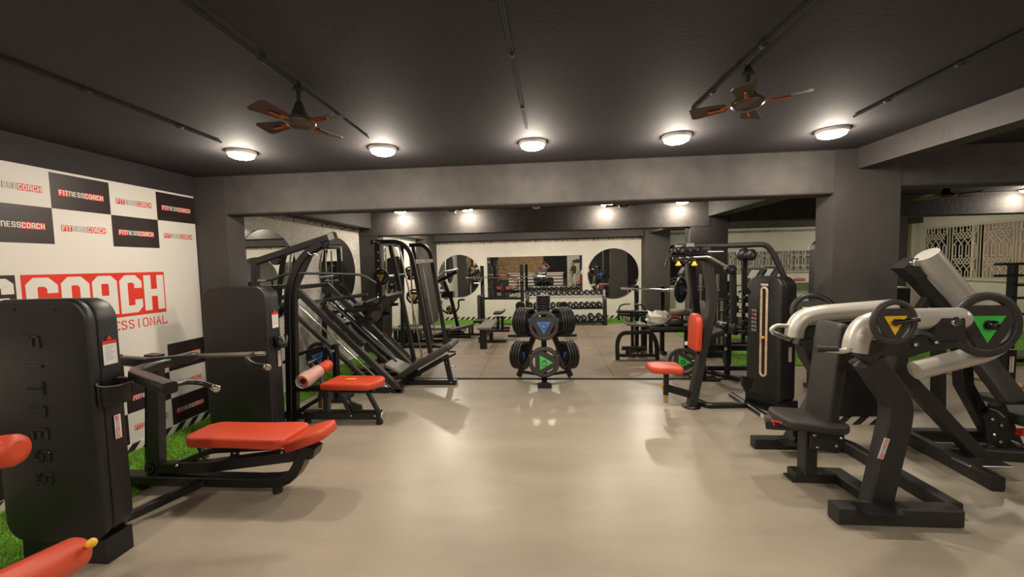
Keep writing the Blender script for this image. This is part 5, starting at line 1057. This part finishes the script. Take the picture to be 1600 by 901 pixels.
mb = MB(); mb.pad(rrect(.26, .62, .06), V((q.x, 9.25, .68)), (.45, -.9, 0), V((.0, .0, 1)), .07, .02); mb.build('back_pad', M['bvinyl'], t); mb = MB(); mb.pad(rrect(.28, .4, .05), V((q.x+.0, 9.0, .38)), (1, 0, 0), (0, 1, 0), .06, .02); mb.build('seat_pad', M['bvinyl'], t); B(t, 'leg', BK, .07, .07, [V((q.x, 9.1, .02)), V((q.x, 9.1, .39))], up=(0, 1, 0)); B(t, 'foot', BK, .07, .06, [V((q.x-.25, 9.35, .03)), V((q.x+.25, 9.35, .03))]); B(t, 'spine', BK, .06, .05, [V((q.x, 8.8, .03)), V((q.x, 9.35, .03))])
# decline bench and long flat bench at the left
t = thing('decline_bench', 'sloping pale-topped bench on low black box frame, left side of the inner room', 'weight bench', (-2.2, 8.8, 0)); Yd = 9.2
a, b_ = PY(650, 532, Yd), PY(741, 508, Yd); U = (b_-a).normalized(); mb = MB(); mb.pad(rrect((b_-a).length, .34, .04), (a+b_)/2, U, (0, 1, 0), .06, .018); mb.build('bench_pad', M['gvinyl'], t)
for yy in (Yd-.17, Yd+.17): B(t, 'leg', BK, .05, .05, [V((b_.x-.08, yy, .02)), V((b_.x-.08, yy, b_.z-.02))], up=(0, 1, 0)); B(t, 'base_rail', BK, .05, .05, [V((a.x, yy, .03)), V((b_.x-.08, yy, .03))]); B(t, 'leg', BK, .05, .05, [V((a.x+.05, yy, .02)), V((a.x+.05, yy, a.z))], up=(0, 1, 0))
t = thing('long_flat_bench', 'long flat dark bench lying crosswise behind the smith machine posts', 'weight bench', (-2.8, 8.5, 0)); a, b_ = PY(606, 513, 8.45), PY(706, 512, 8.45)
mb = MB(); mb.pad(rrect(b_.x-a.x, .36, .03), ((a.x+b_.x)/2, 8.5, a.z-.03), (1, 0, 0), (0, 1, 0), .055, .015); mb.build('bench_pad', M['gvinyl'], t)
for x in (a.x+.15, b_.x-.12): B(t, 'leg', BK, .07, .07, [V((x, 8.5, .02)), V((x, 8.5, a.z-.02))], up=(0, 1, 0)); B(t, 'foot', BK, .07, .06, [V((x, 8.25, .03)), V((x, 8.75, .03))])
B(t, 'spine', BK, .06, .06, [V((a.x+.15, 8.5, .05)), V((b_.x-.12, 8.5, .05))]); mb = MB(); mb.box((a.x+.45, 8.6, .2), (.45, .3, .38), ch=.03); mb.build('weight_box', M['shroud'], t)
# two-pad bench behind the tree
t = thing('twin_pad_stand', 'black stand with two rounded upright pads just behind the plate tree', 'weight bench', (0, 9.1, 0)); Yv = 9.1
for px in (813, 880):
    q = PY(px, 472, Yv); mb = MB(); mb.pad(rrect(.22, .28, .09), V((q.x, Yv, q.z-.12)), (1, 0, 0), (0, 0, 1), .08, .03); mb.build('upright_pad', M['bvinyl'], t); B(t, 'post', BK, .06, .06, [V((q.x, Yv+.02, .03)), V((q.x, Yv+.02, q.z-.2))], up=(0, 1, 0))
B(t, 'base_bar', BK, .08, .06, [V((PY(794, 526, Yv).x, Yv, .03)), V((PY(901, 526, Yv).x, Yv, .03))])
# lever machine near the round mirror
t = thing('lever_row_machine', 'black lever machine with curved handles and a small yellow-badged disc by the round mirror', 'gym machine', (-2.5, 9.8, 0)); Yl = 9.7
B(t, 'main_post', BK, .08, .09, L(Yl, (694, 440), (706, 470))+[V((PY(718, 520, Yl).x, Yl, .03))], up=(0, 1, 0)); B(t, 'lever_arm', M['steel'], .06, .06, L(Yl, (683, 435), (694, 425), (716, 421))); B(t, 'lever_arm', BK, .08, .08, L(Yl, (684, 440), (700, 432), (714, 424))); B(t, 'foot', BK, .5, .05, [V((PY(696, 505, Yl).x, Yl+.3, .03)), V((PY(722, 505, Yl).x, Yl+.3, .03))])
T(t, 'curved_handle', M['char'], .022, L(Yl-.1, (690, 470), (688, 482), (700, 490)), .1); T(t, 'curved_handle', M['char'], .022, L(Yl-.1, (726, 468), (716, 468), (717, 482), (708, 490)), .08); mb = MB(); mb.box(PY(700, 460, Yl), (.3, .2, .16), ch=.03); mb.build('counter_housing', BK, t)
for p in ((690, 450), (690, 457), (697, 466)): mb = MB(); mb.box(PY(*p, Yl-.13), (.08, .03, .06)); mb.build('chrome_bracket', M['chrome'], t)
q = PY(704, 484, Yl-.15); plate(q, (0, -1, 0), 'small round disc with a yellow triangle low on the lever machine', R=.11, t=.03, badge='yellow'); B(t, 'disc_bracket', BK, .05, .05, [q+V((0, .02, 0)), q+V((.08, .15, .0))]); B(t, 'cross_base', BK, .07, .06, [V((PY(695, 505, Yl).x, Yl, .03)), V((PY(725, 505, Yl).x, Yl, .03))])

# ================================================================ behind the camera: seen only in the far mirrors
YW = YN+.01
mb = MB(); mb.box((-1.75, YW, 1.5), (3.4, .03, 2.0)); struct('wall_panel_brown', mb, M['brown_wall'])
mb = MB(); mb.box((.85, YW, 1.5), (1.7, .02, 1.9), m=0)
for i in range(18): mb.beam([(.02+i*.1, YW+.02, .6), (.02+i*.1, YW+.02, 2.45)], .012, .012, m=1)
for i in range(19): mb.beam([(.0, YW+.02, .6+i*.1), (1.7, YW+.02, .6+i*.1)], .012, .012, m=1)
struct('wall_panel_grid', mb, [M['dark'], M['char']])
mb = MB(); mb.box((2.15, YW+.01, 1.1), (.9, .05, 2.2)); d_ = struct('door_1', mb, M['white_wall']); mb = MB(); mb.beam([(1.82, YW+.05, 1.0), (1.82, YW+.09, 1.0), (1.94, YW+.09, 1.0)], .02, .02); mb.build('door_handle', M['steel'], d_)
t = thing('reception_desk', 'long white reception desk with black stripes by the entrance wall', 'desk', (-.6, -4.2, 0))
mb = MB(); mb.box((-.6, -4.2, .5), (3.8, .6, 1.0), ch=.02); mb.build('body', M['white'], t)
for i in range(4): mb = MB(); mb.box((-.6, -3.89, .15+i*.22), (3.8, .02, .07)); mb.build('stripe', M['pblack'], t)
mb = MB(); mb.box((-.6, -4.2, 1.02), (3.9, .7, .04)); mb.build('top', M['white'], t)
# body built as one skinned chain
def figure(name, joints, edges, m, label, lvl=1):
    me = bpy.data.meshes.new(name); me.from_pydata([j[0] for j in joints], edges, []); o = bpy.data.objects.new(name, me); COL.objects.link(o); me.materials.append(m)
    sk = o.modifiers.new('skin', 'SKIN'); sk.use_smooth_shade = True
    for i, j in enumerate(joints): r = j[1]; me.skin_vertices[0].data[i].radius = r if isinstance(r, tuple) else (r, r)
    me.skin_vertices[0].data[0].use_root = True; s = o.modifiers.new('sub', 'SUBSURF'); s.levels = lvl; s.render_levels = lvl; return o
def add_skin_layer(me):
    if not me.skin_vertices: me.attributes
def person(loc, rz, arms, label, top, bottom, hairm, long_top=False):
    root = thing('person', label, 'person', loc); root.rotation_euler = (0, 0, rz)
    (el, wr), (el2, wr2) = arms
    def F(nm, J, E, m):
        me = bpy.data.meshes.new(nm); o = bpy.data.objects.new(nm, me); COL.objects.link(o)
        me.from_pydata([j[0] for j in J], E, []); me.materials.append(m); sk = o.modifiers.new('skin', 'SKIN'); sk.use_smooth_shade = True
        if not len(me.skin_vertices):
            bpy.context.view_layer.objects.active = o
        lay = me.skin_vertices[0] if len(me.skin_vertices) else None
        if lay:
            for i, j in enumerate(J): r = j[1]; lay.data[i].radius = r if isinstance(r, tuple) else (r, r)
            for i in range(len(J)): lay.data[i].use_root = (i == 0)
        s = o.modifiers.new('sub', 'SUBSURF'); s.levels = 1; s.render_levels = 2; o.parent = root; return o
    sh, hp = .19, .09
    J = [((0, 0, .95), (.15, .11)), ((0, 0, 1.12), (.14, .10)), ((0, 0, 1.33), (.17, .11)), ((0, 0, 1.45), (.08, .07)), ((0, .01, 1.53), (.055, .055)), ((0, .02, 1.60), (.07, .08)), ((0, .02, 1.68), (.075, .095)), ((0, .01, 1.75), (.06, .07)),
         ((-sh, 0, 1.40), (.06, .06)), (el, (.045, .045)), (wr, (.028, .028)), ((sh, 0, 1.40), (.06, .06)), (el2, (.045, .045)), (wr2, (.028, .028)),
         ((-hp, 0, .86), (.10, .10)), ((-hp-.01, .01, .48), (.06, .06)), ((-hp-.01, -.01, .09), (.04, .045)), ((-hp-.02, .14, .04), (.035, .03)), ((hp, 0, .86), (.10, .10)), ((hp+.01, .01, .48), (.06, .06)), ((hp+.01, -.01, .09), (.04, .045)), ((hp+.02, .14, .04), (.035, .03))]
    E = [(0, 1), (1, 2), (2, 3), (3, 4), (4, 5), (5, 6), (6, 7), (2, 8), (8, 9), (9, 10), (2, 11), (11, 12), (12, 13), (0, 14), (14, 15), (15, 16), (16, 17), (0, 18), (18, 19), (19, 20), (20, 21)]
    for w_, e_, idx, s in ((wr, el, 10, -1), (wr2, el2, 13, 1)):          # palm and five fingers
        dd = (V(w_)-V(e_)).normalized(); sd = V((0, 0, 1)).cross(dd); sd = sd.normalized() if sd.length > .2 else V((1, 0, 0))
        pm = V(w_)+dd*.07; J.append((tuple(pm), (.035, .02))); b = len(J)-1; E.append((idx, b))
        for f, ll in ((-1.5, .06), (-.5, .075), (.5, .07), (1.5, .055)):
            k1 = pm+dd*.035+sd*f*.017; k2 = k1+dd*ll*.5+V((0, .012, 0)); k3 = k2+dd*ll*.4+V((0, .03, 0)); n0 = len(J); J += [(tuple(k1), (.009, .009)), (tuple(k2), (.008, .008)), (tuple(k3), (.007, .007))]; E += [(b, n0), (n0, n0+1), (n0+1, n0+2)]
        th = pm-dd*.02+sd*s*-.035; n0 = len(J); J += [(tuple(th), (.011, .011)), (tuple(th+dd*.04+sd*s*-.015), (.009, .009))]; E += [(b, n0), (n0, n0+1)]
    F('body', J, E, M['skin'])
    S = [((0, 0, .62 if long_top else .90), (.19, .14)), ((0, 0, 1.12), (.165, .125)), ((0, 0, 1.33), (.19, .13)), ((0, 0, 1.43), (.10, .09)), ((-sh, 0, 1.40), (.08, .08))]; a = V((-sh, 0, 1.40)).lerp(V(el), .95 if not long_top else 1); S.append((tuple(a), (.062, .062))); S.append(((sh, 0, 1.40), (.08, .08))); a2 = V((sh, 0, 1.40)).lerp(V(el2), .95 if not long_top else 1); S.append((tuple(a2), (.062, .062)))
    EE = [(0, 1), (1, 2), (2, 3), (2, 4), (4, 5), (2, 6), (6, 7)]
    if long_top: S += [(tuple(V(el).lerp(V(wr), .85)), (.045, .045)), (tuple(V(el2).lerp(V(wr2), .85)), (.045, .045))]; EE += [(5, 8), (7, 9)]
    F('shirt', S, EE, top)
    F('trousers', [((0, 0, .93), (.165, .125)), ((-hp, 0, .84), (.115, .115)), ((-hp-.01, .01, .48), (.08, .08)), ((-hp-.01, 0, .12), (.065, .065)), ((hp, 0, .84), (.115, .115)), ((hp+.01, .01, .48), (.08, .08)), ((hp+.01, 0, .12), (.065, .065))], [(0, 1), (1, 2), (2, 3), (0, 4), (4, 5), (5, 6)], bottom)
    mb = MB(); mb.ball((0, -.015, 1.735), .088, 0, 20, 1.0); h = mb.build('hair', hairm); h.parent = root
    mb = MB(); mb.lathe([(.022, 0), (.014, .018), (.006, .024)], (0, .105, 1.655), (0, 1, -.15), 10); mb.build('nose', M['skin']).parent = root
    mb = MB(); mb.ball((-.03, .098, 1.685), .010); mb.ball((.03, .098, 1.685), .010); mb.build('eyes', M['dark']).parent = root
    mb = MB(); mb.box((0, .098, 1.61), (.045, .012, .01)); mb.build('mouth', mat('lip', (.3, .08, .06), .5)).parent = root
    mb = MB(); mb.ball((-.082, .01, 1.67), .02); mb.ball((.082, .01, 1.67), .02); mb.build('ears', M['skin']).parent = root
    return root
person((0, -.42, 0), 0, (((-.34, .05, 1.45), (-.13, .27, 1.66)), ((.34, .05, 1.45), (.13, .27, 1.66))), 'person in grey shirt holding up a phone with both hands', M['greycloth'], M['whitecloth'], M['hair'])
mb = MB(); mb.box((0, -.045, 1.70), (.16, .009, .076), ch=.004); tag(mb.build('smartphone', M['dark']), 'dark smartphone held level by the person in grey', 'phone')
person((2.15, -5.1, 0), math.radians(60), (((-.24, .02, 1.14), (-.20, .25, 1.2)), ((.24, .02, 1.12), (.2, .22, 1.02))), 'person in long olive tunic and white trousers standing at the white door', M['kurta'], M['whitecloth'], M['hair'], True)
